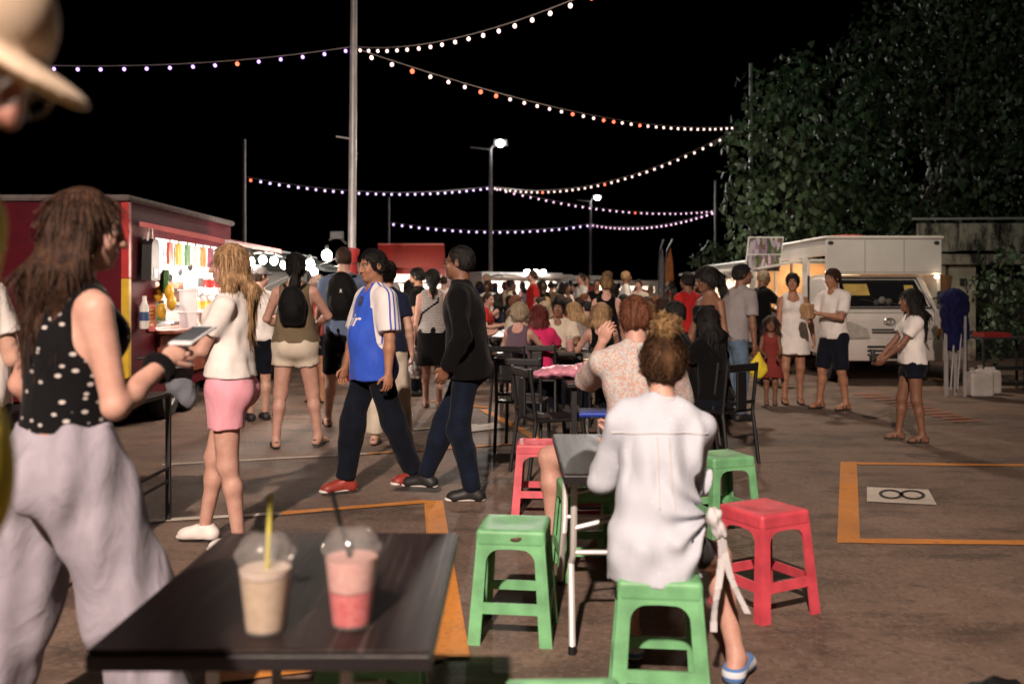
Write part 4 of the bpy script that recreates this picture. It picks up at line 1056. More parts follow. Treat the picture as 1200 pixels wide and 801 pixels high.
# serving box: open towards the queue on its left side
mb = MB(); x0, x1, ya, yb, za, zb = -.82,1.02,.42,4.7,1.70,2.26
mb.box((x0,ya,za),(x1,ya+.05,zb), .012); mb.box((x0,ya+.052,2.0),(x0+.05,yb,zb-.002)); mb.box((x0,yb-.05,.5),(x1,yb,1.998)); mb.box((x1-.05,ya+.052,.5),(x1,yb-.052,zb-.002)); mb.box((x0,1.36,.5),(x0+.05,1.62,1.998)); mb.box((x0,1.622,.5),(x0+.05,yb-.052,1.05)); mb.box((x0+.01,1.36,1.05),(x1-.052,1.42,1.69))
mb.build('serving_box', VAN, t)
mb = MB()
for xx in (-.2,.42): mb.box((xx-.004,ya-.003,za+.02),(xx+.004,ya-.0005,zb-.02))
mb.box((x0+.02,ya-.003,za+.03),(x1-.02,ya-.0005,za+.036)); mb.build('panel_seam', M('seam_grey', (.2,.18,.17), .7), t)
mb = MB(); mb.tube([(-.70,-.022,.74),(-.70,-.022,1.02),(-.60,.045,1.10),(.60,.045,1.10),(.70,-.022,1.02),(.70,-.022,.74)], .004, 5); mb.build('bonnet_seam', M('seam_grey', (.2,.18,.17), .7), t)
for sg in (-1,1): mb = MB(); mb.box((sg*.77-.035,-.05,.74),(sg*.77+.035,-.015,.86), .012); mb.build('indicator', M('indicator_orange', (.5,.18,.02), .25), t)
mb = MB(); mb.box((x0-.03,ya-.03,zb),(x1+.03,yb+.03,zb+.05), .02); mb.build('box_roof', VAN, t)
mb = MB(); mb.box((x0+.06,1.43,.5),(x1-.06,yb-.06,.55)); mb.build('box_floor', DARKM, t)
mb = MB(); mb.box((x1-.07,1.43,.56),(x1-.053,yb-.06,2.2)); mb.box((x0+.06,yb-.075,.56),(x1-.075,yb-.055,1.99)); mb.build('lining', M('wood_lining', (.55,.36,.2), .5, .3, 3, .1, 30, stretch=(1,6,1)), t)
mb = MB(); mb.prism([(0,1.93),(-.75,1.80),(-.75,1.83),(0,1.97)], lambda u,v,k: (x0-.01+u, 1.65+k, v), 2.9); mb.build('awning', VAN, t)
mb = MB(); mb.box((x0-.25,1.65,1.06),(x0+.3,yb-.1,1.09), .008); mb.build('counter', STEEL, t)
for y in (2.2,3.2,4.1): mb = MB(); mb.box((x0-.02,y,1.095),(x0+.02,y+.05,1.99)); mb.build('post', WHTP, t)
for i in range(7):
    mb = MB(); mb.box((x1-.2,1.7+i*.38,1.25+.22*(i%2)),(x1-.09,1.95+i*.38,1.42+.22*(i%2)), .01); mb.build('stock_box', M('stock%d'%(i%3), ((.6,.45,.25),(.55,.12,.08),(.6,.55,.45))[i%3], .5), t)
mb = MB(); mb.ell((.93,.40,1.66), (.035,.03,.025), 8, 6); mb.build('marker_lamp', emitter('marker', (1,.75,.5), 25), t, True)
for sg in (-.75,.93): mb = MB(); mb.ell((sg,.405,2.2), (.045,.02,.03), 10, 7); mb.build('roof_lamp', RUB, t, True)
mb = MB(); mb.prism([(0,0),(.2,-.02),(.12,-.55),(-.02,-.5)], lambda u,v,k: (x1+.02+u, .5+k*.04+.1*u, 1.7+v), 1); mb.build('folded_canvas', M('canvas_brown', (.10,.05,.02), .8, .5, 6), t)
mb = MB(); mb.ell((.15,2.2,2.34), (.5,.5,.1), 12, 6); mb.build('roof_bundle', M('bundle_red', (.3,.03,.03), .7), t, True)
l = bpy.data.lights.new('van_lamp', 'AREA'); l.energy = 45; l.color = (1,.66,.38); l.shape = 'RECTANGLE'; l.size = .5; l.size_y = 2.6
o = bpy.data.objects.new('van_lamp', l); C.objects.link(o); o.location = (5.8,14.2+3.0,2.2)
mb = MB(); mb.box((-.1,2.0,2.215),(.0,4.2,2.23)); mb.build('ceiling_tube', emitter('tube_warm', (1,.75,.5), 12), t)
# menu board leaning on the awning
def board(t):
    m, nt, b = nodes('menu_print'); v = coords(nt, (1,1,.4)); vo = N(nt,'ShaderNodeTexVoronoi',Scale=19); nt.links.new(v, vo.inputs['Vector'])
    sp = N(nt,'ShaderNodeSeparateColor'); nt.links.new(vo.outputs['Color'], sp.inputs[0])
    cc = mix_n(nt, ramp(nt, sp.outputs[0],.4,.55), (.26,.17,.27), (.13,.09,.05)); cc = mix_n(nt, ramp(nt, sp.outputs[1],.6,.7), cc, (.42,.36,.42)); cc = mix_n(nt, ramp(nt, sp.outputs[2],.72,.8), cc, (.06,.09,.04))
    nt.links.new(cc, b.inputs['Base Color']); b.inputs['Roughness'].default_value = .3
    for z in (.0,.30): MB().prism([(-.29,z+.01),(.29,z+.01),(.29,z+.29),(-.29,z+.29)], lambda u,v,k: (u+v*.12, -.004-k, v), .01).build('print_panel', m, t)
    MB().prism([(-.31,0),(.31,0),(.31,.61),(-.31,.61)], lambda u,v,k: (u+v*.12, k, v), .02).build('backing', WHTP, t)
hung('menu_board', 'tilted printed photo menu board on the awning left of the white van', 'menu board', W(893,318,16.2), board)
# feather flags far behind
def flag(t, c, s):
    MB().tube([(0,0,0),(0,0,2.2),(.1*s,0,2.9),(.35*s,0,3.3)], .025, 6).build('flag_pole', DARKM, t)
    MB().prism([(.03,1.6),(.30,1.3),(.42,1.9),(.36,2.5),(.26,3.0),(.03,2.5)], lambda u,v,k: (u*s, .03*math.sin(v*4)+k, v), .006).build('flag_cloth', c, t)
hung('feather_flag', 'orange feather flag standing above the far crowd', 'flag', (GX(779,33),33,0), lambda t: flag(t, M('flag_orange', (.65,.2,.05), .6), .8))
hung('feather_flag', 'pale feather flag just left of the orange one', 'flag', (GX(772,33),33,0), lambda t: flag(t, M('flag_pale', (.3,.27,.32), .6), .5))
# things at the right edge
BLUE = cloth('canopy_blue', (.008,.010,.055), .7, .2)
def canopy(t):
    for x, y in ((-.13,-.06),(.13,-.06),(-.05,.08),(.07,.08)): MB().box((x-.016,y-.016,0),(x+.016,y+.016,1.3)).build('leg', STEEL, t)
    for x in (-.07,.02): MB().tube([(x,-.08,.1),(x+.05,-.08,.85)], .012, 6).build('scissor_bar', STEEL, t)
    ops = [('u', Cap((0,0,1.30),(0,0,.72),.17,.12,(0,1,0),1.25),.05),('u', Cap((-.12,0,1.33),(.12,0,1.33),.08,.08),.05),('u', Cap((.14,-.02,1.25),(.17,-.02,.8),.07,.04),.04),('u', Cap((-.13,-.05,1.2),(-.12,-.05,.9),.07,.05),.04)]
    v, q = sdf_mesh(ops, .02, wrinkle=.018, wr=(20,1)); link('canopy_cover', np_mesh('canopy_cover', [(v,q,0)]), BLUE, t)
hung('folded_gazebo', 'folded blue gazebo standing on its grey legs right of the van', 'gazebo', (6.03,12.6,0), canopy)
def can(t):
    v, q = sdf_mesh([('u', Rbox((0,0,.17),(.16,.12,.165),.04),.0),('u', Cap((-.09,0,.335),(-.09,0,.37),.035,.03),.01),('u', Cap((-.02,0,.36),(.1,0,.36),.016,.016),.01),('u', Cap((.1,0,.36),(.11,0,.32),.016,.016),.01)], .012)
    link('can_body', np_mesh('can_body', [(v,q,0)]), M('can_white', (.5,.46,.43), .5, .15), t)
    MB().lathe([(.036,.36),(.036,.40)], (-.09,0,0), 12, True, True).build('cap', M('can_cap', (.3,.28,.26), .5), t)
hung('jerry_can', 'white plastic jerry can on the ground beside the folded gazebo', 'jerry can', (6.33,12.5,0), can)
hung('jerry_can', 'second white jerry can half hidden behind the first', 'jerry can', (6.62,12.85,0), can)
def cart(t):
    for x in (0,.75):
        for y in (0,.5): MB().box((x-.015,y-.015,0),(x+.015,y+.015,.74)).build('leg', DARKM, t)
    MB().box((-.05,-.05,.741),(.8,.55,.77)).build('shelf', DARKM, t)
    MB().box((-.02,-.02,.3),(.77,.52,.32)).build('lower_shelf', DARKM, t)
hung('cart', 'dark metal cart under red trays at the right edge', 'cart', (6.75,13.2,0), cart)
def tray(t, L=.36):
    for lo, hi in (((0,0,0),(L,.35,.02)),): MB().box(lo, hi).build('tray_base', M('tray_red', (.26,.02,.02), .45), t)
    mb = MB(); mb.box((0,-.012,.0),(L,-.001,.06)); mb.box((0,.351,0),(L,.363,.06)); mb.box((-.012,0,0),(-.001,.35,.06)); mb.box((L+.001,0,0),(L+.013,.35,.06)); mb.build('rim', M('tray_red', (.26,.02,.02), .45), t)
hung('tray', 'red plastic tray lying on the dark cart', 'tray', (6.8,13.25,.771), tray)
hung('crate', 'tall red plastic crate cut by the right edge of the frame', 'crate', (7.46,12.9,.45), lambda t: (MB().box((0,0,0),(.45,.4,.42), .03).build('crate_body', M('tray_red', (.26,.02,.02), .45), t), MB().box((-.02,-.02,.36),(.47,.42,.43), .012).build('crate_rim', M('tray_red', (.26,.02,.02), .45), t)))
hung('stand', 'black metal stand carrying the red crate at the right edge', 'stand', (7.4,12.85,0), lambda t: ([MB().box((x,y,0),(x+.03,y+.03,.42)).build('leg', DARKM, t) for x in (0,.52) for y in (0,.46)], MB().box((0,0,.421),(.55,.49,.445)).build('top', DARKM, t)))
# ------------------------------------------------------------------ stools, tables, chairs
GREEN = M('stool_green', (.155,.40,.185), .5, .28, 9, .06, 50); REDS = M('stool_red', (.57,.065,.09), .5, .25, 9, .06, 50); PINKS = M('stool_pink', (.62,.11,.14), .5, .25, 9, .06, 50); DIRT = M('stool_scuff', (.10,.045,.03), .8, .5, 30)
def stool(label, x, y, rz, m, slots=False, scuff=False, h=.455, grp=None):
    t = thing('plastic_stool', label, 'stool', (x,y,0), R(rz), grp); a, b, ht = .135, .172, .012
    zt = h-.03
    hw = lambda z: b+(a-b)*z/h
    v, q = sdf_mesh([('u', Rbox((0,0,h-.032),(a+.007,a+.007,.034),.016),0),('s', Rbox((0,0,h-.06),(a-.008,a-.008,.045),.01),.004),('s', Ell((0,0,h+.024),(a*.95,a*.95,.032)),.01)]+([('s', Rbox((0,-.096+.032*i,h-.01),(a-.035,.006,.04),.004),.0) for i in range(7)] if slots else []), .0045 if not slots else .004)
    link('seat', np_mesh('seat', [(v,q,0)]), m, t)
    za = h-.06                                        # lower edge of the apron
    for ci in range(4):
        mb = MB()
        for sd, fl in ((ci,1),((ci+3)%4,-1)):
            w0, w1, r = .052, .046, .05
            u0 = 0 if fl > 0 else ht*1.03
            poly = [(u0,0),(w0,0),(w1,za-r-.015)]+[(w1+r-r*math.cos(k*R(15)), za-r-.015+r*math.sin(k*R(15))) for k in range(1,7)]+[(a*1.0,za-.013),(a*1.0,h-.036),(u0,h-.036)]
            def fn(u, v, k, sd=sd, fl=fl):
                s = hw(v); p = Vector((-s+u if u < a else -.0, -s+k*ht, v))
                if fl < 0: p.x = -p.x
                return Matrix.Rotation(R(90*sd), 3, 'Z')@p
            mb.prism(poly, fn, 1)
        mb.build('leg', m, t)
    for sd in range(4):
        mb = MB(); z0, z1 = .125, .168
        q_ = Matrix.Rotation(R(90*sd), 3, 'Z')
        poly = [(-hw(z0)+.045,z0),(hw(z0)-.045,z0),(hw(z1)-.043,z1),(-hw(z1)+.043,z1)]
        mb.prism(poly, lambda u,v,k: q_@Vector((u, -hw(v)+.001+k*.010, v)), 1); mb.build('stretcher', m, t)
    if scuff:
        mb = MB(); mb.ell((.02,-a-.009,h-.033), (.022,.004,.008), 10, 6); mb.ell((.035,-a-.009,h-.028), (.012,.004,.006), 8, 6); mb.build('scuff', DIRT, t, True)
    return t
GS = 'green plastic stools'
stool('green plastic stool with a brown scuff, standing empty left of the small table', -.0+GX(603,3.86), 3.86, -7, GREEN, scuff=True)
stool('green plastic stool carrying the woman in the white shirt', GX(770,3.22), 3.2, -6, GREEN)
stool('green slotted stool tucked under the small dark table', GX(688,4.68), 4.68, 4, GREEN, True)
stool('green stool just right of the white shirt, half hidden', GX(843,5.55), 5.5, 20, GREEN)
stool('green stool tucked under the foreground table with the two drinks', GX(436,2.62), 2.62, 3, GREEN)
stool('nearest green stool, only its seat showing at the bottom edge', GX(664,2.17), 2.17, 2, GREEN, True)
stool('bright red stool standing alone right of the woman in white', GX(895,4.15), 4.15, 28, REDS)
stool('pinkish red slotted stool left of the bare knee at the table', GX(632,5.95), 5.95, -4, PINKS, True)
stool('red slotted stool behind the green one under the small table', GX(692,5.45), 5.45, 6, REDS, True)
t = thing('metal_stool', 'blue topped stool with thin chrome legs beyond the small table', 'stool', (GX(693,7.3),7.3,0))
mb = MB(); mb.box((-.16,-.16,.45),(.16,.16,.485), .012); mb.build('seat', M('seat_blue', (.02,.06,.45), .4), t)
for x in (-.13,-.045,.045,.13): MB().tube([(x,-.13,0),(x,-.12,.45)], .011, 8).build('leg', RIM, t, True)
t = thing('bag', 'dark rounded bag on the ground, just entering the bottom right corner', 'bag', (1.53,2.9,0))
v, q = sdf_mesh([('u', Ell((0,0,.09),(.15,.10,.11)),0),('s', Ell((0,0,-.25),(.5,.5,.255)),0),('u', Cap((-.05,0,.19),(.05,0,.19),.012,.012),.02)], .01, wrinkle=.006, wr=(22,1)); link('bag_body', np_mesh('bag_body', [(v,q,0)]), BLKP, t)
def woodm():
    m, nt, b = nodes('dark_wood'); v = coords(nt, (14,1.2,1)); n1 = noise(nt, v, 2.2, 7, .65)
    cc = mix_n(nt, ramp(nt, n1, .3, .7), (.010,.007,.007), (.034,.024,.023)); 
    w1 = coords(nt, (60,.8,1)); sc = ramp(nt, noise(nt, w1, 1.0, 3, .5), .60, .70)
    cc = mix_n(nt, math_n(nt,'MULTIPLY',sc,.4), cc, (.16,.13,.12))  # greyish sheen stripes of the tabletop, put into its colour
    nt.links.new(cc, b.inputs['Base Color'])
    rr = N(nt,'ShaderNodeMapRange'); nt.links.new(noise(nt, coords(nt,(8,1,1)), 3, 6), rr.inputs['Value']); rr.inputs['To Min'].default_value=.3; rr.inputs['To Max'].default_value=.55
    nt.links.new(rr.outputs[0], b.inputs['Roughness']); b.inputs['Specular IOR Level'].default_value = .13
    bump(nt, b, n1, .12, .004); return m
WOODT = woodm(); EDGE = M('table_edge', (.012,.010,.011), .4, .2); LEGW = M('leg_white', (.62,.60,.58), .35, .1, metal=.2)
def table(label, x0, x1, y0, y1, z=.72, rz=0, lf=.42):
    t = thing('folding_table', label, 'table', ((x0+x1)/2,(y0+y1)/2,0), R(rz)); a, b = (x1-x0)/2, (y1-y0)/2
    mb = MB(); mb.box((-a+.003,-b+.003,z-.008),(a-.003,b-.003,z), .003); mb.build('tabletop', WOODT, t)
    mb = MB(); mb.box((-a,-b,z-.042),(a,b,z-.009), .004); mb.build('edge_band', EDGE, t)
    for sy in (-1,1):
        for sx in (-1,1):
            x = sx*a*lf
            mb = MB(); mb.tube([(x,sy*b*.62,z-.045),(x*1.02,sy*b*.60,.35),(x*1.05,sy*b*.52,.30),(x*1.08,sy*b*.88,.012)], .0135, 9); mb.build('leg', LEGW, t, True)
            MB().lathe([(.017,0),(.017,.03)], (x*1.08,sy*b*.88,.0), 9, True, True).build('foot_cap', BLKP, t)
        mb = MB(); mb.tube([(-a*lf*1.02,sy*b*.60,.36),(a*lf*1.02,sy*b*.60,.36)], .010, 8); mb.tube([(-a*lf,sy*b*.61,.46),(-a*.2,sy*b*.61,.50),(a*.2,sy*b*.61,.50),(a*lf,sy*b*.61,.46)], .010, 8); mb.build('cross_bar', LEGW, t, True)
    return t
T1 = table('dark wooden foreground table carrying two iced drinks', -.835, -.158, 1.80, 2.685)
T2 = table('small dark folding table in front of the woman in white', .20, .74, 3.56, 4.55, lf=.80)
PL = None
def plasticm():
    m, nt, b = nodes('clear_plastic'); nt.nodes.remove(b)
    tr = N(nt,'ShaderNodeBsdfTransparent'); tr.inputs[0].default_value = (.93,.91,.90,1); gl = N(nt,'ShaderNodeBsdfGlossy', Roughness=.08); fr = N(nt,'ShaderNodeLayerWeight', Blend=.5)
    mx = N(nt,'ShaderNodeMixShader'); nt.links.new(math_n(nt,'ADD',math_n(nt,'MULTIPLY',math_n(nt,'POWER',fr.outputs[1],4.0),.55),.05), mx.inputs[0]); nt.links.new(tr.outputs[0], mx.inputs[1]); nt.links.new(gl.outputs[0], mx.inputs[2])
    df = N(nt,'ShaderNodeBsdfDiffuse'); df.inputs[0].default_value = (.8,.78,.76,1); m2 = N(nt,'ShaderNodeMixShader'); m2.inputs[0].default_value = .10; nt.links.new(mx.outputs[0], m2.inputs[1]); nt.links.new(df.outputs[0], m2.inputs[2])
    nt.links.new(m2.outputs[0], nt.nodes['Material Output'].inputs['Surface']); return m
PL = plasticm()
def iced(label, px, pyb, contents, straw, tilt, s=1.0, flo=.72):
    Y = (HC-flo)*F/(pyb-HZ); t = thing('iced_drink', label, 'drink', (GX(px,Y),Y,flo+.001))
    h = .152*s; r0, r1 = .041*s, .058*s
    rr = lambda z: r0+(r1-r0)*z/h
    mb = MB(); mb.lathe([(.002,.001),(r0,.001)]+[(rr(z*h),z*h) for z in (.05,.3,.6,.9,1)]+[(r1*1.06,h),(r1*1.07,h+.005),(r1*1.0,h+.006)], n=32); mb.build('cup', PL, t, True)
    mb = MB(); mb.lathe([(r1*1.0,h+.007),(r1*1.11,h+.008),(r1*1.11,h+.014),(r1*.98,h+.016)]+[(r1*.98*math.cos(a*R(10)), h+.016+.042*s*math.sin(a*R(10))) for a in range(1,8)], n=32); mb.build('dome_lid', PL, t, True)
    for i, (z0, z1, m) in enumerate(contents):
        mb = MB(); k = 6; mb.lathe([(rr(z0*h)*.965,z0*h+.003)]+[(rr((z0+(z1-z0)*j/k)*h)*(.965+.004*math.sin(j*2.1)),(z0+(z1-z0)*j/k)*h) for j in range(1,k+1)], n=32, cap0=True, cap1=True); mb.build('drink', m, t, True)
    c, rs = straw; d = Vector((math.sin(R(tilt)),.05,math.cos(R(tilt))))
    b = Vector((0.004,-.004,h*.75)); mb = MB(); mb.tube([b, b+d*.17*s], rs, 8, cap=False); mb.tube([b, b+d*.17*s], rs*.8, 8, cap=False); mb.build('straw', c, t, True, recalc=False)
    return t
def foamm(name, c1, c2):
    m, nt, b = nodes(name); v = coords(nt); f = ramp(nt, noise(nt, v, 60, 5, .6), .35, .7)
    nt.links.new(mix_n(nt, f, c1, c2), b.inputs['Base Color']); b.inputs['Roughness'].default_value = .35; b.inputs['Subsurface Weight'].default_value = .2; b.inputs['Subsurface Scale'].default_value=.02; return m
iced('creamy beige iced drink with a yellow straw on the foreground table', 311, 738, [(.02,.76,foamm('coffee', (.50,.39,.27), (.62,.50,.37))),(.765,.86,foamm('coffee_foam', (.60,.50,.42), (.72,.63,.55)))], (M('straw_yellow', (.55,.50,.10), .4), .0055), 2, .98)
iced('pink and red iced slush with a black straw on the foreground table', 412, 731, [(.02,.48,foamm('slush_red', (.62,.07,.09), (.75,.20,.20))),(.485,.93,foamm('slush_pink', (.66,.34,.32), (.78,.52,.48)))], (M('straw_black', (.008,.008,.008), .3), .0048), -16, 1.0)
for i, (px, py, a) in enumerate(((342,676,55),(355,678,50))):
    Y = (HC-.72)*F/(py-HZ); t = thing('dark_mark', ('short black scrap lying nearer the beige drink','longer black scrap lying between the two drinks')[i], 'mark', (GX(px,Y),Y,.7205), R(a)); MB().box((-.012-.004*i,-.004,0),(.012+.004*i,.004,.002), .0009).build('mark_strip', BLKP, t)  # thin black strips laid on the tabletop for two small dark marks
def chair(label, x, y, rz, grp='black chairs at the market tables'):
    t = thing('plastic_chair', label, 'chair', (x,y,0), R(rz), grp)
    mb = MB(); mb.box((-.2,-.2,.43),(.2,.22,.455), .012); mb.build('seat', BLKP, t)
    mb = MB()
    mb.box((-.2,-.26,.77),(.2,-.232,.835), .012); mb.box((-.06,-.248,.46),(.06,-.222,.768), .01); mb.box((-.2,-.225,.50),(.2,-.205,.53), .006)
    mb.build('backrest', BLKP, t)
    for sx in (-1,1):
        MB().tube([(sx*.205,-.26,0),(sx*.2,-.2,.44),(sx*.2,-.245,.84)], .016, 7).build('leg', BLKP, t)
        MB().tube([(sx*.205,.23,0),(sx*.19,.19,.44)], .016, 7).build('leg', BLKP, t)
    return t
CH = chair('black slatted chair under the woman in the pink top', .28, 7.9, 0)
CH2 = None
# ------------------------------------------------------------------ skins, hair, fabrics
SL = skin('skin_fair', (.53,.33,.25)); SP = skin('skin_pink', (.54,.32,.25)); ST = skin('skin_tan', (.36,.18,.105)); SB = skin('skin_brown', (.20,.095,.055)); SD = skin('skin_deep', (.10,.048,.03))
HB = hairm('hair_brown', (.028,.013,.008)); HK = hairm('hair_black', (.004,.0035,.0035), (.012,.010,.009)); HL = hairm('hair_light_brown', (.13,.065,.03)); HY = hairm('hair_blonde', (.34,.20,.095), (.55,.36,.19)); HR = hairm('hair_dark_red', (.09,.014,.012)); HG = hairm('hair_grey_blond', (.36,.27,.17), (.55,.45,.32)); HM = hairm('hair_auburn', (.10,.035,.016)); HH = hairm('hair_honey', (.20,.11,.05), (.42,.27,.13))
WT = cloth('white_cotton', (.74,.70,.67)); CR = cloth('cream_cotton', (.60,.53,.43)); BK = cloth('black_cotton', (.0035,.0035,.004), .95); DN = cloth('dark_denim', (.005,.007,.013), .9, .4); DNB = cloth('blue_denim', (.10,.15,.22), .8, .3); PKC = cloth('pink_cotton', (.72,.33,.40)); LIL = cloth('lilac_linen', (.305,.285,.335), .85, .16, 300, .7); OLV = cloth('olive_cotton', (.15,.115,.07)); NVY = cloth('navy_cotton', (.010,.015,.035)); CHB = cloth('chambray', (.10,.14,.22)); YLW = cloth('yellow_cotton', (.70,.55,.04)); GRY = cloth('grey_cotton', (.27,.25,.25)); REDC = cloth('red_cotton', (.42,.02,.02)); MAG = cloth('magenta_cotton', (.62,.03,.13)); PUR = cloth('mauve_cotton', (.12,.08,.11)); WSH = cloth('white_gauze', (.55,.54,.55), .9, .06, 200, .45); RST = cloth('rust_cotton', (.20,.035,.03)); SHB = cloth('short_navy', (.007,.009,.016))
WSHD = patt('white_dotted_gauze', (.50,.53,.60), (.58,.60,.66), 'dots', scl=(27,27,27), r=.15)
DOTS = patt('black_white_dots', (.004,.004,.005), (.5,.46,.44), 'dots', scl=(23,23,38), r=.24)
STRP = patt('black_white_stripes', (.55,.52,.50), (.012,.012,.013), 'stripes', n=42)
FLOR = patt('floral_print', (.54,.49,.46), (.52,.33,.28), 'floral', n=105, c3=(.42,.44,.46))
SOLEW = M('sole_white', (.66,.63,.60), .6); SOLEK = M('sole_black', (.02,.02,.02), .7); SHW = M('canvas_white', (.70,.66,.63), .7); SHK = M('shoe_black', (.014,.014,.015), .55); SHR = M('shoe_red', (.26,.035,.025), .5, .2); LEA = M('leather_brown', (.05,.03,.02), .5); SHB_ = patt('blue_white_canvas', (.62,.66,.70), (.10,.22,.50), 'stripes', n=26)
MATS['laces_shoe_black'] = M('laces_lime', (.5,.62,.12), .6); MATS['laces_canvas_white'] = M('laces_white', (.7,.68,.66), .7)
def at(px, ppm): return (GX(px, F/ppm), F/ppm)
def rs(p, head): return 0
tee = lambda m, **k: ('t_shirt','top',m,dict(dict(sleeve=.62,so=.022,o=.016,hem=.03,neck=.025,wk=.008),**k))
tank = lambda m, **k: ('tank_top','top',m,dict(dict(sleeve=0,tank=True,o=.012,hem=.02,neck=.06,scoopb=.05),**k))
def held(name, label, cat, o, p, rz=0, group=None):
    q = wpt(o, p); return thing(name, label, cat, q, o.rotation_euler.z+R(rz), group)
# ---- woman in polka dots (nearest, left)
f = Fig(1.70, 1, lean=3, twist=10, head=(28,8,0), hands=((-.28,.20,.95),(.15,.23,1.21)), elbows=((-.6,-.6,-.2),(.25,-.35,-1)), feet=((-.33,-.08,.10),(.24,.17,.085)), toes=(-10,14), grip=(None,(.5,.3,.8)), bulk=1.08)
dw = person('brown haired woman in a black polka dot crop top and wide lilac trousers', (-1.29,2.66,0), -32, f, SP, (('long',.20),hairm('hair_brown_sheen', (.024,.010,.006), (.070,.031,.015))),
  [('crop_top','top',DOTS,dict(sleeve=0,tank=True,hem=-.10,o=.012,neck=.03,scoopb=.05)),('wide_trousers','pants',LIL,dict(end=2.02,o=(.026,.055,.09),waist=.11,wk=.019,vert=.0))], ('sandal',LEA,SOLEK))
p = f.wr[1]+unit(f.wr[1]-f.el[1])*.10
t = held('phone', 'pale phone held out by the woman in polka dots', 'phone', dw, p+A3(.0,.03,.03), 20); MB().box((-.04,-.08,-.005),(.04,.08,.005), .004, Matrix.Rotation(R(18),4,'X')).build('phone_body', M('phone_white', (.6,.6,.62), .3), t); MB().box((-.034,-.06,.0055),(.034,.06,.0065), 0, Matrix.Rotation(R(18),4,'X')).build('screen', M('phone_screen', (.08,.09,.10), .15), t)
u = unit(f.wr[1]-f.el[1]); q = f.wr[1]-u*.035; mb = MB(); n1 = np.cross(u,[0,0,1]); n1 = unit(n1); n2 = np.cross(u,n1)
mb.tube([q+(n1*math.cos(a)+n2*math.sin(a))*.036 for a in [i*math.pi/8 for i in range(16)]], .018, 8, closed=True); o = mb.build('scrunchie', BK, dw, True)
# ---- person in beige hat (very near, top left), mostly outside the frame
f = Fig(1.90, 0, lean=20, belly=.145, bz=.06, head=(0,37,0), hands=((-.30,.0,.85),(.20,.14,.84)), elbows=((-.5,-.5,-1),(.3,-.2,-1)), bulk=.95)
def headloc(fig, target, rz):
    q = Matrix.Rotation(R(rz),3,'Z')@Vector(fig.H); return Vector((target.x-q.x, target.y-q.y, 0))
hp = headloc(f, W(-58,40,1.12), -88)
cp = person('person in a beige cap and yellow shirt, cut off by the left edge', (hp.x,hp.y,0), -88, f, skin('skin_flush', (.46,.23,.18)), (('short',),HB), [('t_shirt','top',YLW,dict(sleeve=.75,so=.05,o=.03,hem=.1)),('shorts','pants',BK,dict(end=.9,o=(.02,.03,.04)))], ('sneaker',SHW,SOLEW), detail=.011)
def cap_ops(f, bill=True):
    H = f.hpt; k = f.hk; Q = f.Rh
    L = [('u', Ell(H(0,-.014,.045), A3(.09,.11,.095)*k, Q), .01), ('s', Ell(H(0,-.01,-.055), A3(.2,.2,.09)*k, Q), .004)]
    if bill: L += [('u', Ell(H(0,.104,.030), A3(.074,.064,.013)*k, Q@rot('X',4)), .012)]
    return L
BEI = cloth('beige_canvas', (.58,.45,.33), .85, .06, 300, .12)
v, q = sdf_mesh(cap_ops(f), .006); link('cap', np_mesh('cap', [(v,q,0)]), BEI, cp)
mb = MB(); H = f.hpt
for sg in (-1,1): mb.tube([H(sg*.035+.026*math.cos(a*.785),.108,-.0+.020*math.sin(a*.785)) for a in range(8)], .0028, 5, closed=True); mb.tube([H(sg*.062,.100,.006), H(sg*.082,.05,.012), H(sg*.084,-.01,.012)], .0028, 5)
mb.tube([H(-.01,.113,.006), H(.01,.113,.006)], .0025, 5); mb.build('glasses', PL, cp, True)
# ---- person in white at the left edge
f = Fig(1.74, 0, hands=((-.12,.3,1.05),(.12,.3,1.05)))
person('dark haired person in a pale tee half hidden behind the polka dot woman', (-2.36,4.05,0), -40, f, SL, (('short',),HB), [tee(WT),('shorts','pants',DN,dict(end=.9))], ('shoe',SHK,SOLEK))
# ---- woman in pink shorts
f = Fig(1.665, 1, lean=-2, head=(0,4,0), hands=((-.07,.33,1.03),(.08,.34,1.02)), elbows=((-.35,-.8,-.3),(.4,-.8,-.3)), feet=((-.09,-.07,.085),(.10,.17,.085)), toes=(-4,6), grip=((-.3,-.1,-.9),(.3,-.1,-.9)), curl=(1.3,1.3))
wp = person('blonde woman in a white tee and pink shorts facing the maroon trailer', (-1.57,5.13,0), 92, f, SP, (('long',.25,1),hairm('hair_blonde_long', (.24,.13,.06), (.50,.31,.16))),
  [tee(WT, hem=-.045, so=.022, sleeve=.60),('shorts','pants',PKC,dict(end=.50,o=(.020,.035,.045),waist=.12,wk=.005))], ('sneaker',SHW,SOLEW))
p = (f.wr[0]+f.wr[1])/2+A3(0,.08,0)
t = held('phone', 'dark phone held in both hands by the woman in pink shorts', 'phone', wp, p+A3(0,.02,.03)); MB().box((-.036,-.075,-.005),(.036,.075,.005), .004).build('phone_body', BLKP, t)
t = held('jacket', 'grey blue jacket hanging over the forearm of the woman in pink shorts', 'jacket', wp, f.wr[1]-A3(0,.03,.0)); v, q = sdf_mesh([('u', Cap((0,0,.02),(0.01,.0,-.12),.045,.07,(1,0,0),1.5),.0),('u', Cap((0,-.03,.0),(0.0,-.05,-.20),.04,.05,(1,0,0),1.5),.03)], .012, wrinkle=.012, wr=(28,2)); link('cloth_drape', np_mesh('cloth_drape', [(v,q,0)]), cloth('jacket_grey', (.13,.14,.16)), t)
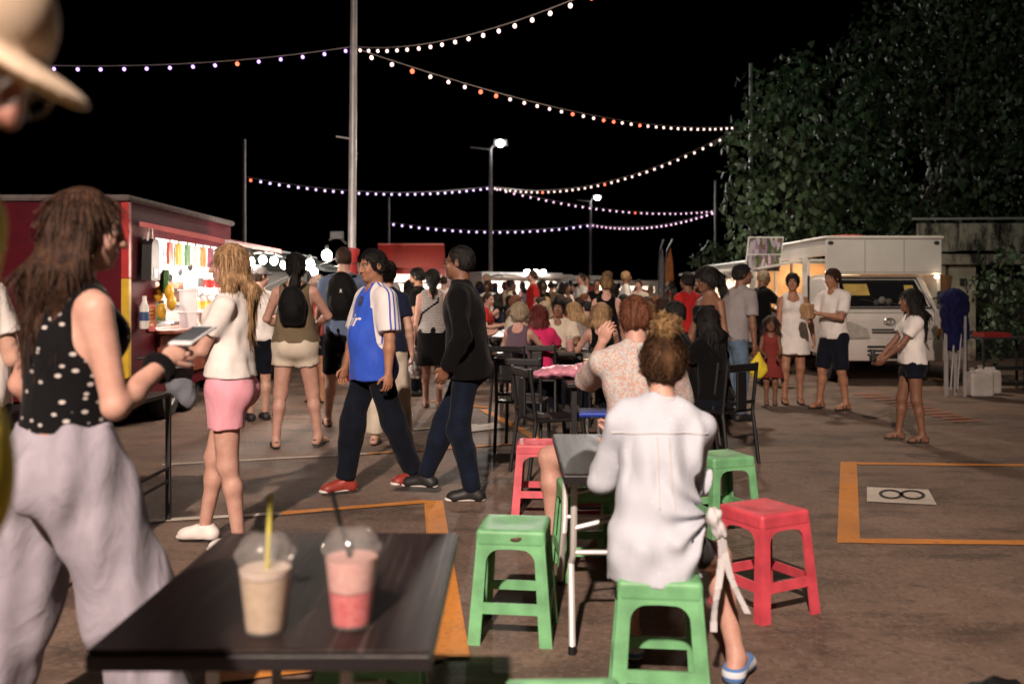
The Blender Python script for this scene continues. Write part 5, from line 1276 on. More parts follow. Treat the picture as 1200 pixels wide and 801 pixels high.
# ---- woman with olive top and backpack
def backpack(fig, o, label, m, s=1.0, low=0, logo=False, top=True):
    k = fig.k; t = held('backpack', label, 'backpack', o, (0,0,0)); B = fig.Cc-fig.fw*(.165*k)-fig.up*low; Q = fig.Rt
    v, q = sdf_mesh([('u', Ell(B, A3(.125*s,.07*s,.19*s), Q), 0),('u', Rbox(B-fig.up*.06*s, A3(.118*s,.06*s,.13*s), .05*s, Q), .03),('u', Ell(B-fig.fw*.06*s-fig.up*.07*s, A3(.09*s,.035*s,.10*s), Q), .015)], .011, wrinkle=.004, wr=(18,2)); link('bag_body', np_mesh('bag_body', [(v,q,0)]), m, t)
    for i, sg in ((0,-1),(1,1)):
        a = B+fig.up*.15*s+fig.rt*sg*.05*s+fig.fw*.04; sh = fig.sh[i]-fig.rt*sg*.065*k+fig.up*.068*k; fr = fig.sh[i]-fig.rt*sg*.055*k+fig.fw*.10*k-fig.up*.06*k; lo = fig.Cc+fig.rt*sg*.15*k-fig.up*.10+fig.fw*.03
        v, q = tubes_np([[(a,.014),(sh-fig.fw*.05*k,.014),(sh,.014),(fr,.014),(lo,.011),(B-fig.up*.1*s+fig.rt*sg*.1*s,.01)]], 7); link('shoulder_strap', np_mesh('shoulder_strap', [(v,q,0)]), m, t)
    if logo:
        mb = MB(); c = B-fig.fw*.072*s+fig.up*.03*s; mb.bm.faces.new([mb.bm.verts.new(c-fig.fw*.012+fig.rt*x*.03+fig.up*y*.03) for x, y in ((-.5,-.8),(0,-.2),(.5,-.8),(.2,.1),(.5,.5),(0,.4),(-.2,1),(-.2,.1))]); mb.build('badge', WHTP, t)
    return t
BAGK = cloth('bag_black', (.0035,.0035,.004), .7, .2)
f = Fig(1.76, 1, head=(-10,0,0), hands=((-.16,.30,1.08),(.15,.34,1.12)), elbows=((-.8,-.4,-.5),(.9,-.3,-.5)), feet=((-.17,-.04,.085),(.20,.06,.085)), toes=(-18,22), bulk=1.12)
wo = person('woman with dark ponytail, olive tank top and cream shorts seen from behind', (-1.98,8.42,0), 4, f, SP, (('pony',.14),HK), [tank(OLV, hem=.0),('shorts','pants',CR,dict(end=.42,o=(.02,.035,.045),waist=.09))], ('sandal',SHK,SOLEK))
backpack(f, wo, 'small black backpack worn by the woman in the olive tank top', BAGK, .95, .02)
# ---- man in a dark tee with the black backpack
f = Fig(1.88, 0, head=(0,0,0), feet=((-.17,0,.085),(.17,.0,.085)), toes=(-12,12), hands=((-.30,.1,.9),(.26,.2,.95)))
mb_ = person('tall man in a blue tee and dark shorts seen from behind at the teal trailer', (-1.78,9.75,0), 4, f, SL, (('buzz',),HB), [tee(CHB, hem=.06),('shorts','pants',BK,dict(end=.95,o=(.02,.035,.045)))], ('sandal',SHK,SOLEK))
backpack(f, mb_, 'large black backpack with a white badge, worn by the tall man', BAGK, 1.28, .02, True)
# ---- man with grey cap
f = Fig(1.68, 0, head=(70,0,0), hands=((-.2,.35,1.1),(.2,.35,1.1)))
o = person('man in a grey cap and white tee at the end of the maroon trailer', (GX(303,10.2),10.2,0), 30, f, SL, (('cap',),HB), [tee(WT),('shorts','pants',DN,dict(end=.9))], ('shoe',SHK,SOLEK))
v, q = sdf_mesh(cap_ops(f), .012); link('cap', np_mesh('cap', [(v,q,0)]), cloth('cap_grey', (.22,.21,.21)), o)
# ---- man in the blue football shirt
def jersey():
    m, nt, b = nodes('football_shirt'); v = coords(nt)
    a = N(nt,'ShaderNodeAttribute', attribute_name='panel'); sp = N(nt,'ShaderNodeSeparateColor'); nt.links.new(a.outputs['Color'], sp.inputs[0])
    blue = mix_n(nt, ramp(nt, noise(nt, coords(nt,(1,1,.4)), 6, 4), .3,.7), (.028,.075,.46), (.04,.115,.62))
    c = mix_n(nt, ramp(nt, sp.outputs[0], .49, .51), blue, (.72,.68,.68))
    fr = math_n(nt,'FRACT', math_n(nt,'MULTIPLY', sp.outputs[1], 3.0)); st = math_n(nt,'MULTIPLY', math_n(nt,'LESS_THAN', fr, .38), math_n(nt,'MULTIPLY', math_n(nt,'GREATER_THAN', sp.outputs[1], .02), math_n(nt,'LESS_THAN', sp.outputs[1], .98)))
    c = mix_n(nt, math_n(nt,'MULTIPLY', st, ramp(nt, sp.outputs[0], .49,.51)), c, (.06,.10,.45))
    nt.links.new(c, b.inputs['Base Color']); cloth_finish(nt, b, v, .5, 300, .35, .1); return m
f = Fig(1.70, 0, belly=.055, lean=-3, twist=0, head=(-8,6,0), hands=((-.30,.02,.76),(.30,.10,.78)), elbows=((-.8,-.5,-.2),(.8,-.6,0)), feet=((-.08,-.30,.105),(.09,.17,.085)), toes=(-4,6), knees=((-.1,1,.1),(.1,1,.1)), bulk=1.05, curl=(1.5,1.3))
mj = person('man in a blue football shirt with white sleeves walking left', (-.985,6.5,0), 124, f, ST, (('short',),HK), [('football_shirt','top',jersey(),dict(sleeve=.85,so=.035,o=.024,hem=.13,neck=.02,wk=.007)),('jeans','pants',DN,dict(end=1.98,o=(.014,.03,.035),wk=.006))], ('shoe',SHR,SOLEW))
js = [c for c in mj.children if c.name.startswith('football_shirt')][0]; me = js.data
n = len(me.vertices); co = np.zeros(n*3, np.float32); me.vertices.foreach_get('co', co); co = co.reshape(-1,3); q = (co-f.Cc)@f.Rt
a = np.zeros((n,4), np.float32); a[:,3] = 1; da = np.full(n, 9.)
for i in (0,1):
    ab = f.el[i]-f.sh[i]; tt = np.clip(((co-f.sh[i])@ab)/(ab@ab), 0, 1); da = np.minimum(da, np.linalg.norm(co-f.sh[i]-tt[:,None]*ab, axis=1))
a[:,0] = .5+np.maximum((.100-da)*6, np.where(q[:,2] > .03, (np.abs(q[:,0])-(.13-.42*np.clip(q[:,2]-.05,0,1)))*4.0, -1))*((np.abs(q[:,0]) > .115)|(q[:,2] > .03))-.5*((np.abs(q[:,0]) <= .115)&(q[:,2] <= .03))
sc = np.where(q[:,0] < 0, 1, -1)
a[:,1] = np.where((q[:,2] > -.22), np.clip((q[:,1]+.055)/.10, 0, 1), 0)
me.attributes.new('panel','FLOAT_COLOR','POINT').data.foreach_set('color', a.ravel())
def project(text, obj, fig, pos, size, mat_, name='lettering', yaw=0):
    """lettering laid on a garment: the letters are real thin geometry following the cloth"""
    cu = bpy.data.curves.new(name, 'FONT'); cu.body = text; cu.size = size; cu.align_x = 'CENTER'; cu.offset = .0015; tmp = bpy.data.objects.new('tmp', cu); C.objects.link(tmp)
    dg = bpy.context.evaluated_depsgraph_get(); m2 = bpy.data.meshes.new_from_object(tmp.evaluated_get(dg)); bpy.data.objects.remove(tmp)
    bm = bmesh.new(); bm.from_mesh(m2); bmesh.ops.subdivide_edges(bm, edges=[e for e in bm.edges if e.calc_length() > .012], cuts=2); bmesh.ops.triangulate(bm, faces=bm.faces)
    tree_ = BVHTree.FromPolygons([v.co.copy() for v in obj.data.vertices], [tuple(p.vertices) for p in obj.data.polygons])
    Qy = fig.Rt@rot('Z', yaw); rt, fw, up = Qy[:,0], Qy[:,1], Qy[:,2]
    for v in bm.verts:
        o = Vector(fig.Cc-rt*v.co.x+up*(v.co.y+pos)+fw*.5); h = tree_.ray_cast(o, Vector(-fw))
        v.co = (h[0]+Vector(fw)*.004) if h[0] else Vector(fig.Cc)+Vector(fw)*.1
    bm.to_mesh(m2); bm.free(); m2.name = name; return link(name, m2, mat_, obj)
project('jair', js, f, -.10, .125, WT, yaw=-2)
# round crest on the chest
mb = MB(); tr_ = BVHTree.FromPolygons([v.co.copy() for v in me.vertices], [tuple(p.vertices) for p in me.polygons])
for rr, z in ((.030,.005),):
    c = f.Cc+f.rt*(-.035)+f.up*.075; ring = []
    for i in range(16):
        o = Vector(c+f.rt*rr*math.cos(i*math.pi/8)+f.up*rr*1.2*math.sin(i*math.pi/8)+f.fw*.5); h = tr_.ray_cast(o, Vector(-f.fw)); ring.append(mb.bm.verts.new(h[0]+Vector(f.fw)*z))
    mb.bm.faces.new(ring)
mb.build('crest', M('crest', (.05,.06,.12), .5, .8, 40), js)
# ---- man in black
f = Fig(1.74, 0, lean=6, head=(6,-2,0), hands=((-.20,.12,.90),(.20,.14,.90)), elbows=((-.7,-.9,0),(.7,-.9,0)), feet=((-.08,-.04,.085),(.09,.34,.085)), toes=(-6,8), bulk=1.02, pz=.93)
person('man with glasses in a black top and dark jeans striding left', (-.30,6.36,0), 84, f, SB, (('buzz',),HK), [('sweater','top',BK,dict(sleeve=1.97,so=.024,o=.03,hem=.10,neck=.02,wk=.006)),('jeans','pants',cloth('indigo_denim', (.006,.010,.022), .9, .4),dict(end=2.0,o=(.008,.018,.02),wk=.006))], ('sneaker',SHK,SOLEW), glasses=M('glasses_black', (.01,.01,.01), .3))
# ---- group between them
f = Fig(1.68, 1, hands=((-.22,.05,.78),None)); ws = person('woman in a striped tank top and black knee skirt, seen from behind', (GX(507,11.3),11.3,0), 6, f, SP, (('pony',.05),HK), [tank(STRP, hem=.0, o=.013, neck=.04),('skirt','skirt',BK,dict(z=.52,flare=.0,o=.014))], ('sandal',SHK,SOLEK))
p = f.wr[0]; t = held('plastic_bag', 'white patterned plastic bag hanging from the hand of the woman in stripes', 'bag', ws, p-A3(0,0,.10)); v, q = sdf_mesh([('u', Cap((0,0,-.02),(0,0,-.30),.04,.10,(0,1,0),1.4),0),('u', Cap((0,0,.05),(0,0,-.05),.012,.03),.02)], .014, wrinkle=.014, wr=(24,1)); link('bag_body', np_mesh('bag_body', [(v,q,0)]), patt('bag_print', (.62,.58,.57), (.25,.2,.22), 'floral', n=30, c3=(.6,.58,.57)), t)
v, q = tubes_np([[(f.sh[1]-A3(.07,0,-.075),.012),(f.sh[1]*.4+f.Cc*.6-A3(0,.125,0),.012),(f.Cc-A3(.13,.10,.10),.012),(f.P-A3(.17,.02,-.10),.012)]], 6); link('bag_strap', np_mesh('bag_strap', [(v,q,0)]), BAGK, ws)
f = Fig(1.73, 0, head=(0,8,0)); person('man with a short black beard facing left behind the striped tank top', (GX(491,12.6),12.6,0), 78, f, ST, (('short',),HK), [tee(BK),('trousers','pants',DN,{})], ('shoe',SHK,SOLEK))
v, q = sdf_mesh([('u', Ell(f.hpt(0,.045,-.085), A3(.058,.055,.045)*f.hk, f.Rh),0),('s', Ell(f.hpt(0,.11,-.05), A3(.03,.04,.03)*f.hk, f.Rh),.01)], .011); link('beard', np_mesh('beard', [(v,q,0)]), HK, PEOPLE[-1][0])
f = Fig(1.60, 1, hands=((-.2,.42,1.0),(.2,.42,1.0))); wl_ = person('person in a dark jacket with black hair pushing a stroller away', (GX(481,15),15,0), 0, f, ST, (('bob',.02),HK), [('jacket','top',cloth('dark_jacket', (.03,.026,.026)),dict(sleeve=1.9,so=.03,o=.035,hem=.12)),('trousers','pants',BK,{})], ('shoe',SHK,SOLEK))
t = thing('stroller', 'dark stroller pushed by the person in the dark jacket', 'stroller', (GX(479,14.6)-.0,15.35,0))
for x in (-.22,.22):
    MB().tube([(x,-.1,1.0),(x,.12,.6),(x,.45,.15)], .013, 7).build('frame', DARKM, t, True); MB().tube([(x,.4,.75),(x,-.05,.13)], .013, 7).build('frame', DARKM, t, True)
    for y in (-.05,.45): wheel(t, x, y, .12, .04)
v, q = sdf_mesh([('u', Rbox((0,.2,.5),(.19,.2,.12),.05),0),('u', Ell((0,.1,.85),(.2,.2,.2)),.05),('s', Ell((0,.32,.75),(.17,.2,.22)),.02)], .02); link('hood_seat', np_mesh('hood_seat', [(v,q,0)]), BAGK, t)
MB().tube([(-.22,-.1,1.0),(.22,-.1,1.0)], .014, 7).build('handle', DARKM, t, True)
f = Fig(1.68, 1, feet=((-.12,.0,.085),(.14,.1,.085))); person('woman with a dark bun and navy top just behind the blue football shirt', (GX(453,8.5),8.55,0), -8, f, SL, (('bun',1),HK), [tee(NVY, hem=.05),('trousers','pants',CR,dict(end=1.95,o=(.015,.03,.045)))], ('sandal',SHK,SOLEK))
f = Fig(1.80, 0); person('man with short reddish hair, only his head showing behind the blue football shirt', (GX(441,10.0),10.0,0), 10, f, SL, (('short',),HM), [tee(GRY),('shorts','pants',BK,dict(end=.9))], ('shoe',SHK,SOLEK))
f = Fig(1.62, 1, hands=((-.1,.3,1.1),(.1,.3,1.1))); person('woman with long dark hair at the teal trailer, dim behind the cream shorts', (GX(372,11.8),11.8,0), 40, f, ST, (('long',.1),HB), [tee(RST),('shorts','pants',DN,dict(end=.6))], ('sandal',SHK,SOLEK))
f = Fig(1.70, 0, hands=((-.1,.3,1.1),(.1,.3,1.1))); person('vendor in a pale shirt inside the bright maroon trailer hatch', (-4.6,11.6,.40), -90, f, ST, (('short',),HK), [tee(GRY)], None)
# ---- seated woman in the white shirt
f = Fig(1.54, 1, sit=True, pz=.555, lean=13, side=5, twist=6, head=(4,14,4), hands=((-.10,.36,.84),(.12,.34,.84)), elbows=((-.3,-.8,-.8),(.35,-.8,-.8)), feet=((.0,.40,.085),(.335,.14,.09)), knees=((.1,1,.4),(.55,1,.3)), toes=(0,35), bulk=.89)
X0 = GX(768,3.18)
KN = f.P+A3(.205,-.015,.085)
def shirtfold(X, Y, Z):
    """creases that run out from the knot on the right hip, and soft drapes below the yoke"""
    dx, dz = X-KN[0], Z-KN[2]; r = np.sqrt(dx*dx+dz*dz); th = np.arctan2(dz, -dx)
    a = .012*np.sin(th*11+2.2*np.sin(r*9))*np.exp(-((r-.12)/.16)**2)
    b = .009*np.sin(X*62+1.5*np.sin(Z*9))*np.exp(-((Z-.83)/.12)**2)*(Y < 0)
    c = .004*np.sin((Z+X*.5)*48+2*np.sin(X*13))*np.exp(-((Z-.60)/.07)**2)
    return a+b+c
wsh = person('woman with a messy bun in a loose white shirt sitting on a green stool', (X0,3.2,0), 4, f, SP, (('bun',),hairm('hair_bun_dark', (.045,.021,.010), (.15,.075,.034))),
  [('shirt','top',WSHD,dict(sleeve=1.6,so=.020,o=.023,hem=.145,neck=.03,wk=.011,fold=shirtfold)),('shorts','pants',BK,dict(end=.55,o=(.003,.006,.02)))], ('slip_on',SHB_,SOLEW))
ops_ = [('u', Ell(f.hpt(*c), A3(*r)*f.hk, f.Rh), .006) for c, r in (((.0,-.078,.142),(.044,.042,.042)),((.022,-.09,.155),(.026,.028,.024)),((-.026,-.085,.135),(.024,.03,.03)),((.0,-.112,.13),(.030,.022,.03)),((-.008,-.074,.172),(.028,.03,.018)))]
v, q = sdf_mesh(ops_, .005, wrinkle=.003, wr=(60,1)); hbm = [(v,q,0), tufts(np_mesh('tmp', [(v,q,0)]), f, ('curly',), 340)+(0,)]
link('hair_bun', np_mesh('hair_bun', hbm), hairm('hair_bun_honey', (.16,.085,.035), (.50,.31,.14)), wsh)
# collar, yoke seam, knot and ribbons of the shirt
col = []
for i in range(13):
    a = R(-150+25*i); col.append((f.Nk+f.rt*math.sin(a)*.064+f.fw*(-math.cos(a)*.062+.006)+f.up*(.012+.0*i), .014))
v, q = tubes_np([col], 8); link('collar', np_mesh('collar', [(v,q,0)]), WSH, wsh)
shm = [c for c in wsh.children if c.name.startswith('shirt')][0].data
bt = BVHTree.FromPolygons([v.co.copy() for v in shm.vertices], [tuple(p.vertices) for p in shm.polygons])
def seam(pts, nm):
    ch = []
    for x, z in pts:
        h = bt.ray_cast(Vector((x,-.8,z)), Vector((0,1,0)))
        if h[0]: ch.append((np.array(h[0])-A3(0,.0005,0), .0035))
    v, q = tubes_np([ch], 6); link(nm, np_mesh(nm, [(v,q,0)]), WSH, wsh)
seam([(-.16+.011*i+.02, .925+.010*math.sin(i*.1)) for i in range(31)], 'yoke_seam')
for dx in (-.018,.018): seam([(dx*(1+.02*i)+.02, .922-.011*i) for i in range(22)], 'pleat')
kn = KN
v, q = sdf_mesh([('u', Ell(kn, (.026,.03,.034)),0),('u', Ell(kn+A3(.02,.0,-.05),(.022,.022,.03)),.02)], .007, wrinkle=.008, wr=(50,1)); link('knot', np_mesh('knot', [(v,q,0)]), WSH, wsh)
mb = MB()
for j, (dx, L_) in enumerate(((-.005,.36),(.045,.30))):
    pts = [Vector(kn+A3(.015,0,-.03))+Vector((dx*u*2+.012*math.sin(u*5+j*2), -.02*u, -L_*u)) for u in [i/10 for i in range(11)]]
    for i in range(10):
        a, b2 = pts[i], pts[i+1]; wd = Vector((.011,.006*math.sin(i*1.1),0)); th = Vector((0,.003,0))
        va = [mb.bm.verts.new(p) for p in (a-wd-th,a+wd-th,b2+wd-th,b2-wd-th,a-wd+th,a+wd+th,b2+wd+th,b2-wd+th)]
        for ff in ((0,1,2,3),(7,6,5,4),(0,4,5,1),(3,2,6,7),(0,3,7,4),(1,5,6,2)): mb.bm.faces.new([va[k] for k in ff])
bmesh.ops.remove_doubles(mb.bm, verts=mb.bm.verts, dist=.0005); mb.build('ribbon', WSH, wsh)
# ---- man in the floral shirt, sitting, seen from behind
f = Fig(1.80, 0, sit=True, pz=.57, lean=10, head=(4,4,0), hands=((-.15,.24,1.14),(.16,.4,.75)), elbows=((-.3,.1,-1),(.6,-.5,-.4)), feet=((-.44,.20,.09),(.16,.36,.09)), knees=((-.9,.6,.3),(.2,1,.3)), grip=((-.6,-.7,0),None), curl=(2.2,1))
mf = person('auburn haired man in a pale floral shirt sitting with one hand at his ear', (GX(752,4.9),4.95,0), 8, f, SP, (('short',),HM), [('shirt','top',FLOR,dict(sleeve=.95,so=.03,o=.026,hem=.08,neck=.02,wk=.007)),('shorts','pants',SHB,dict(end=.75,o=(.015,.025,.035)))], ('shoe',SHK,SOLEK))
stool('green stool under the man in the floral shirt', GX(752,4.95), 4.97, 40, GREEN)
# ---- diners around the first tables
def sitter(label, px, ppm, rz, h, fem, sk, hair, top, bot=None, **k):
    kw = dict(hands=((-.16,.40,.80),(.16,.42,.80)), feet=((-.12,.40,.085),(.12,.38,.085)), lean=7); kw.update(k); f = Fig(h, fem, sit=True, **kw)
    x, y = at(px, ppm); o = person(label, (x,y,0), rz, f, sk, hair, [top, bot or ('trousers','pants',DN,{})], ('shoe',SHK,SOLEK), fing=ppm > 100)
    chair('black chair under the '+' '.join(label.split(',')[0].split()[:11]), x+.03*math.sin(R(rz)), y-.02*math.cos(R(rz)), rz); return o, f
for o in list(bpy.data.objects):
    if o.name == CH.name:
        for c in list(o.children): bpy.data.objects.remove(c)
        bpy.data.objects.remove(o); break
sitter('woman with curly grey blond hair and a mauve top sitting at the market tables', 606, 106, -24, 1.56, 1, SP, (('curly',),HG), tank(PUR), head=(-25,0,0))
pw, f = sitter('woman with dark red hair in a bright pink top seen from behind', 631, 104, -6, 1.52, 1, SP, (('bob',.01),HR), tee(MAG, sleeve=.7), head=(8,0,0), bulk=1.08)
v, q = tubes_np([[(f.sh[1]-A3(.06,0,-.07),.013),(f.Cc-A3(0,.135,0),.013),(f.Cc-A3(.15,.10,.12),.013)]], 6); link('bag_strap', np_mesh('bag_strap', [(v,q,0)]), BAGK, pw)
sitter('dark haired man in a pale tee facing us across the table of the pink top', 655, 95, 172, 1.66, 0, SB, (('short',),HK), tee(CR))
sitter('man in a white shirt leaning left at the second table', 672, 88, 70, 1.72, 0, SP, (('short',),HB), tee(WT), lean=22)
sitter('woman with long pale blond hair bending her head over the table', 690, 93, 60, 1.64, 1, SP, (('long',.1,1),HY), tank(GRY), lean=18, head=(0,25,0))
sitter('woman with a blond bob and bare shoulders sitting with her back turned', 706, 108, 8, 1.58, 1, SP, (('bob',.07),HY), tank(BK, scoopb=.1))
sitter('man with cropped black hair looking left behind the messy bun', 806, 138, 72, 1.70, 0, SB, (('buzz',),HK), tee(BK), head=(8,0,0), lean=12)
sitter('woman with light brown hair hidden between the floral shirt and the dark man', 762, 100, 30, 1.60, 1, SP, (('long',.08),HH), tank(CR))
sitter('man with dark curly hair in black, sitting behind the messy bun', 776, 92, -20, 1.66, 0, ST, (('curly',),HB), tee(BK))
sitter('woman in dark clothes with black hair below the strapless dress', 838, 140, 40, 1.58, 1, SB, (('long',.12),HK), tee(BK), head=(0,10,0))
def stander(label, px, ppm, rz, h, fem, sk, hair, wear, shoes=None, **k):
    f = Fig(h, fem, **k); x, y = at(px, ppm); return person(label, (x,y,0), rz, f, sk, hair, wear, shoes or ('shoe',SHK,SOLEK), fing=ppm > 70), f
stander('woman with a high blond bun and black sleeveless top, standing among the diners', 711, 92, -15, 1.60, 1, SP, (('bun',),HH), [tank(BK, scoopb=.02),('trousers','pants',BK,{})], head=(-20,5,0))
wd, f = stander('slim woman in a strapless black dress standing left of the menu board', 832, 131, 112, 1.63, 1, SB, (('pony',.02),HK), [('bodice','top',BK,dict(sleeve=0,hem=.0,strapless=True,o=.012,neck=0)),('skirt','skirt',BK,dict(z=.35,flare=.03))], head=(10,12,0), hands=(None,(.28,.1,.80)))
t = held('hand_bag', 'blue bag hanging from the hand of the strapless black dress', 'bag', wd, f.wr[0]-A3(0,-.02,.26)); v, q = sdf_mesh([('u', Rbox((0,0,0),(.05,.10,.11),.03),0),('u', Cap((0,-.05,.1),(0,0,.24),.01,.01),.01),('u', Cap((0,.05,.1),(0,0,.24),.01,.01),.01)], .012, wrinkle=.008, wr=(20,1)); link('bag_body', np_mesh('bag_body', [(v,q,0)]), cloth('bag_blue', (.03,.07,.26)), t)
ms, f = stander('man in a grey shirt and jeans reaching down with a yellow bag', 860, 106, -62, 1.72, 0, SB, (('short',),HK), [tee(GRY, sleeve=.8, hem=.06),('jeans','pants',DNB,{})], lean=12, hands=((-.25,.2,.85),(.28,.05,.78)), head=(30,0,0))
t = held('plastic_bag', 'yellow plastic bag held by the man in the grey shirt', 'bag', ms, f.wr[1]-A3(0,-.05,.16)); v, q = sdf_mesh([('u', Cap((0,0,.05),(0,0,-.12),.03,.11,(1,0,0),1.3),0)], .014, wrinkle=.012, wr=(24,1)); link('bag_body', np_mesh('bag_body', [(v,q,0)]), YLW, t)
stander('man with grey stubble hair in a black tee, ordering at the white van hatch', 893, 76, -78, 1.74, 0, SB, (('buzz',),HG), [tee(BK),('jeans','pants',DN,{})], hands=((-.2,.4,1.1),(.2,.42,1.12)), head=(0,10,0))
stander('man in a red tee with black hair, standing left of the strapless dress', 806, 87, 38, 1.66, 0, SB, (('short',),HK), [tee(REDC),('trousers','pants',BK,{})])
ww, f = stander('woman in a short white dress standing in front of the van', 929, 92, 172, 1.63, 1, ST, (('bun',1),HK), [('dress_bodice','top',WT,dict(sleeve=0,tank=True,hem=.06,o=.018,neck=.09)),('dress_skirt','skirt',WT,dict(z=.62,flare=.05,o=.022))], ('sandal',SHK,SOLEK), head=(12,0,0), hands=((-.25,.08,.80),(.20,.14,.76)), feet=((-.09,0,.085),(.11,.05,.085)))
t = held('phone', 'black phone in the hand of the woman in the white dress', 'phone', ww, f.wr[1]+A3(.02,.06,-.03)); MB().box((-.038,-.006,-.08),(.038,.006,.08), .005).build('phone_body', BLKP, t)
mw, f = stander('man in a white tee and navy shorts holding a paper bag', 977, 97, 118, 1.68, 0, ST, (('short',),HB), [tee(WT, sleeve=.8, hem=.06, o=.024, so=.03),('shorts','pants',SHB,dict(end=.95,o=(.02,.035,.045)))], ('sandal',SHK,SOLEK), head=(-4,6,0), hands=((-.07,.30,1.16),(.07,.32,1.14)), elbows=((-.7,-.6,-.4),(.7,-.6,-.4)), feet=((-.13,-.06,.085),(.15,.08,.085)), belly=.02)
t = held('paper_bag', 'brown paper bag held up by the man in navy shorts', 'bag', mw, (0,.44,1.17)); v, q = sdf_mesh([('u', Rbox((0,0,.02),(.075,.05,.09),.02),0)], .01, wrinkle=.008, wr=(30,1)); link('bag_body', np_mesh('bag_body', [(v,q,0)]), M('kraft_paper', (.36,.22,.11), .8), t)
stander('small girl in a rust red sundress standing beside the white dress', 903, 93, 168, 1.05, 1, SB, (('long',.08),HB), [('dress_bodice','top',RST,dict(sleeve=0,tank=True,hem=.04,o=.012,neck=.03)),('dress_skirt','skirt',RST,dict(z=.34,flare=.05,o=.014))], ('sandal',SHK,SOLEK), hs=.86, bust=.2, hands=((-.08,.16,.62),(.08,.16,.64)))
tg, f = stander('girl with very long dark hair and denim shorts standing alone on the right', 1069, 123.5, 84, 1.40, 1, SB, (('long',.26),HK), [tee(WT, hem=.03, o=.02, so=.025),('shorts','pants',DN,dict(end=.36,o=(.014,.025,.03)))], ('sandal',SHK,SOLEK), hs=.93, bust=.5, hands=((-.07,.26,.80),(.08,.27,.79)), elbows=((-.5,-.9,-.3),(.5,-.9,-.3)), feet=((-.10,-.06,.07),(.09,.10,.07)))
t = held('camera', 'small black camera in the hands of the girl in denim shorts', 'camera', tg, (f.wr[0]+f.wr[1])/2+A3(0,.10,0)); MB().box((-.05,-.03,-.035),(.05,.02,.035), .01).build('camera_body', BLKP, t); MB().lathe([(.024,0),(.024,.04),(.018,.04)], (0,0,.036), 12, True, True).build('lens', DARKM, t)
# ------------------------------------------------------------------ tables of the market and the far crowd
T3 = None
def mtable(label, x, y, L=1.5, Wd=.75, rz=0):
    t = thing('dining_table', label, 'table', (x,y,0), R(rz), 'long dark market tables')
    MB().box((-Wd/2,-L/2,.70),(Wd/2,L/2,.735), .006).build('tabletop', EDGE, t)
    for sx in (-1,1):
        for sy in (-1,1): MB().box((sx*(Wd/2-.06)-.02,sy*(L/2-.08)-.02,0),(sx*(Wd/2-.06)+.02,sy*(L/2-.08)+.02,.699)).build('leg', BLKP, t)
    return t
mtable('dark table between the pink top and the man facing it', .42, 10.85, 1.0, 1.2)
mtable('dark table edge behind the floral shirt, laid with a pink bag', .72, 7.4, 1.0, .62)
t = thing('plastic_bag', 'crumpled pink plastic bag on the dark table behind the floral shirt', 'bag', (GX(664,7.4),7.35,.736)); v, q = sdf_mesh([('u', Ell((0,0,.05),(.2,.14,.055)),0),('u', Ell((.16,.05,.07),(.10,.08,.06)),.03),('u', Ell((-.17,.0,.03),(.10,.1,.035)),.03)], .012, wrinkle=.010, wr=(22,1)); link('bag_body', np_mesh('bag_body', [(v,q,0)]), M('bag_pink', (.62,.25,.34), .35, .2, 12), t)
def glass(t, m, s=1.0):
    MB().lathe([(.032*s,0),(.043*s,.15*s),(.045*s,.15*s)], n=16, cap0=True).build('glass_body', PL, t, True); MB().lathe([(.030*s,.004),(.039*s,.11*s)], n=16, cap0=True, cap1=True).build('drink', m, t, True)
for nm, px, py, Y, m in (('pink',668,378,10.6,foamm('drink_pink', (.6,.25,.25), (.7,.35,.33))),('pale',648,379,10.5,PAL),('yellow',690,402,7.6,YEL)):
    t = thing('drink_glass', nm+' drink in a clear cup on the diners\' table', 'cup', (GX(px,Y),Y,.736)); glass(t, m, 1.2)
for i, (px, Y) in enumerate(((640,10.7),(676,10.75),(652,11.1))):
    t = thing('plate', ('white plate with greens before the pink top','white plate with noodles near the pink drink','white plate across the first dark table')[i], 'plate', (GX(px,Y),Y,.736)); MB().lathe([(.01,.004),(.08,.004),(.13,.02),(.132,.024),(.08,.012),(.01,.011)], n=20).build('dish', WHTP, t, True)
    MB().ell((0,0,.022), (.07,.06,.022), 10, 7).build('food', M('food%d'%i, ((.06,.12,.03),(.4,.22,.08),(.35,.1,.05))[i], .6, .5, 40), t, True)
ppl = []
CLOTHES = [('white',WT),('black',BK),('cream',CR),('navy',NVY),('grey',GRY),('red',REDC),('olive',OLV),('light blue',CHB),('mauve',PUR),('rust',RST),('pink',PKC),('yellow',YLW)]
HAIRS = [('black',HK),('brown',HB),('blond',HY),('grey blond',HG),('auburn',HM)]
SKINS = [SL,SP,ST,SB,SP,SD]
def proto(fig, style, wear, cell):
    hb = (fig.H-.14, fig.H+.14, cell*.55)
    P_ = [sdf_mesh(fig.body_ops(), cell, fine=[hb])+(0,), sdf_mesh(fig.hairops(style), cell*.6, wrinkle=.004, wr=(38,1))+(1,)]
    for kind, kw, i in wear:
        L, cl = getattr(fig, kind)(**kw); P_.append(sdf_mesh(L, cell*.9, wrinkle=.005, wr=(11,i*2.), clip=cl)+(i,))
    me = np_mesh('person', P_); fig.feat(me)
    return me
ST_ = [];  SE_ = []
tw = ('top',dict(sleeve=.62,so=.022,o=.016,hem=.03),2); tk = ('top',dict(sleeve=0,tank=True,o=.012,hem=.02,neck=.06),2); tr = ('pants',dict(end=1.95,o=(.012,.02,.03)),3); so = ('pants',dict(end=.7,o=(.015,.03,.04)),3); sk_ = ('skirt',dict(z=.55,flare=.04),3)
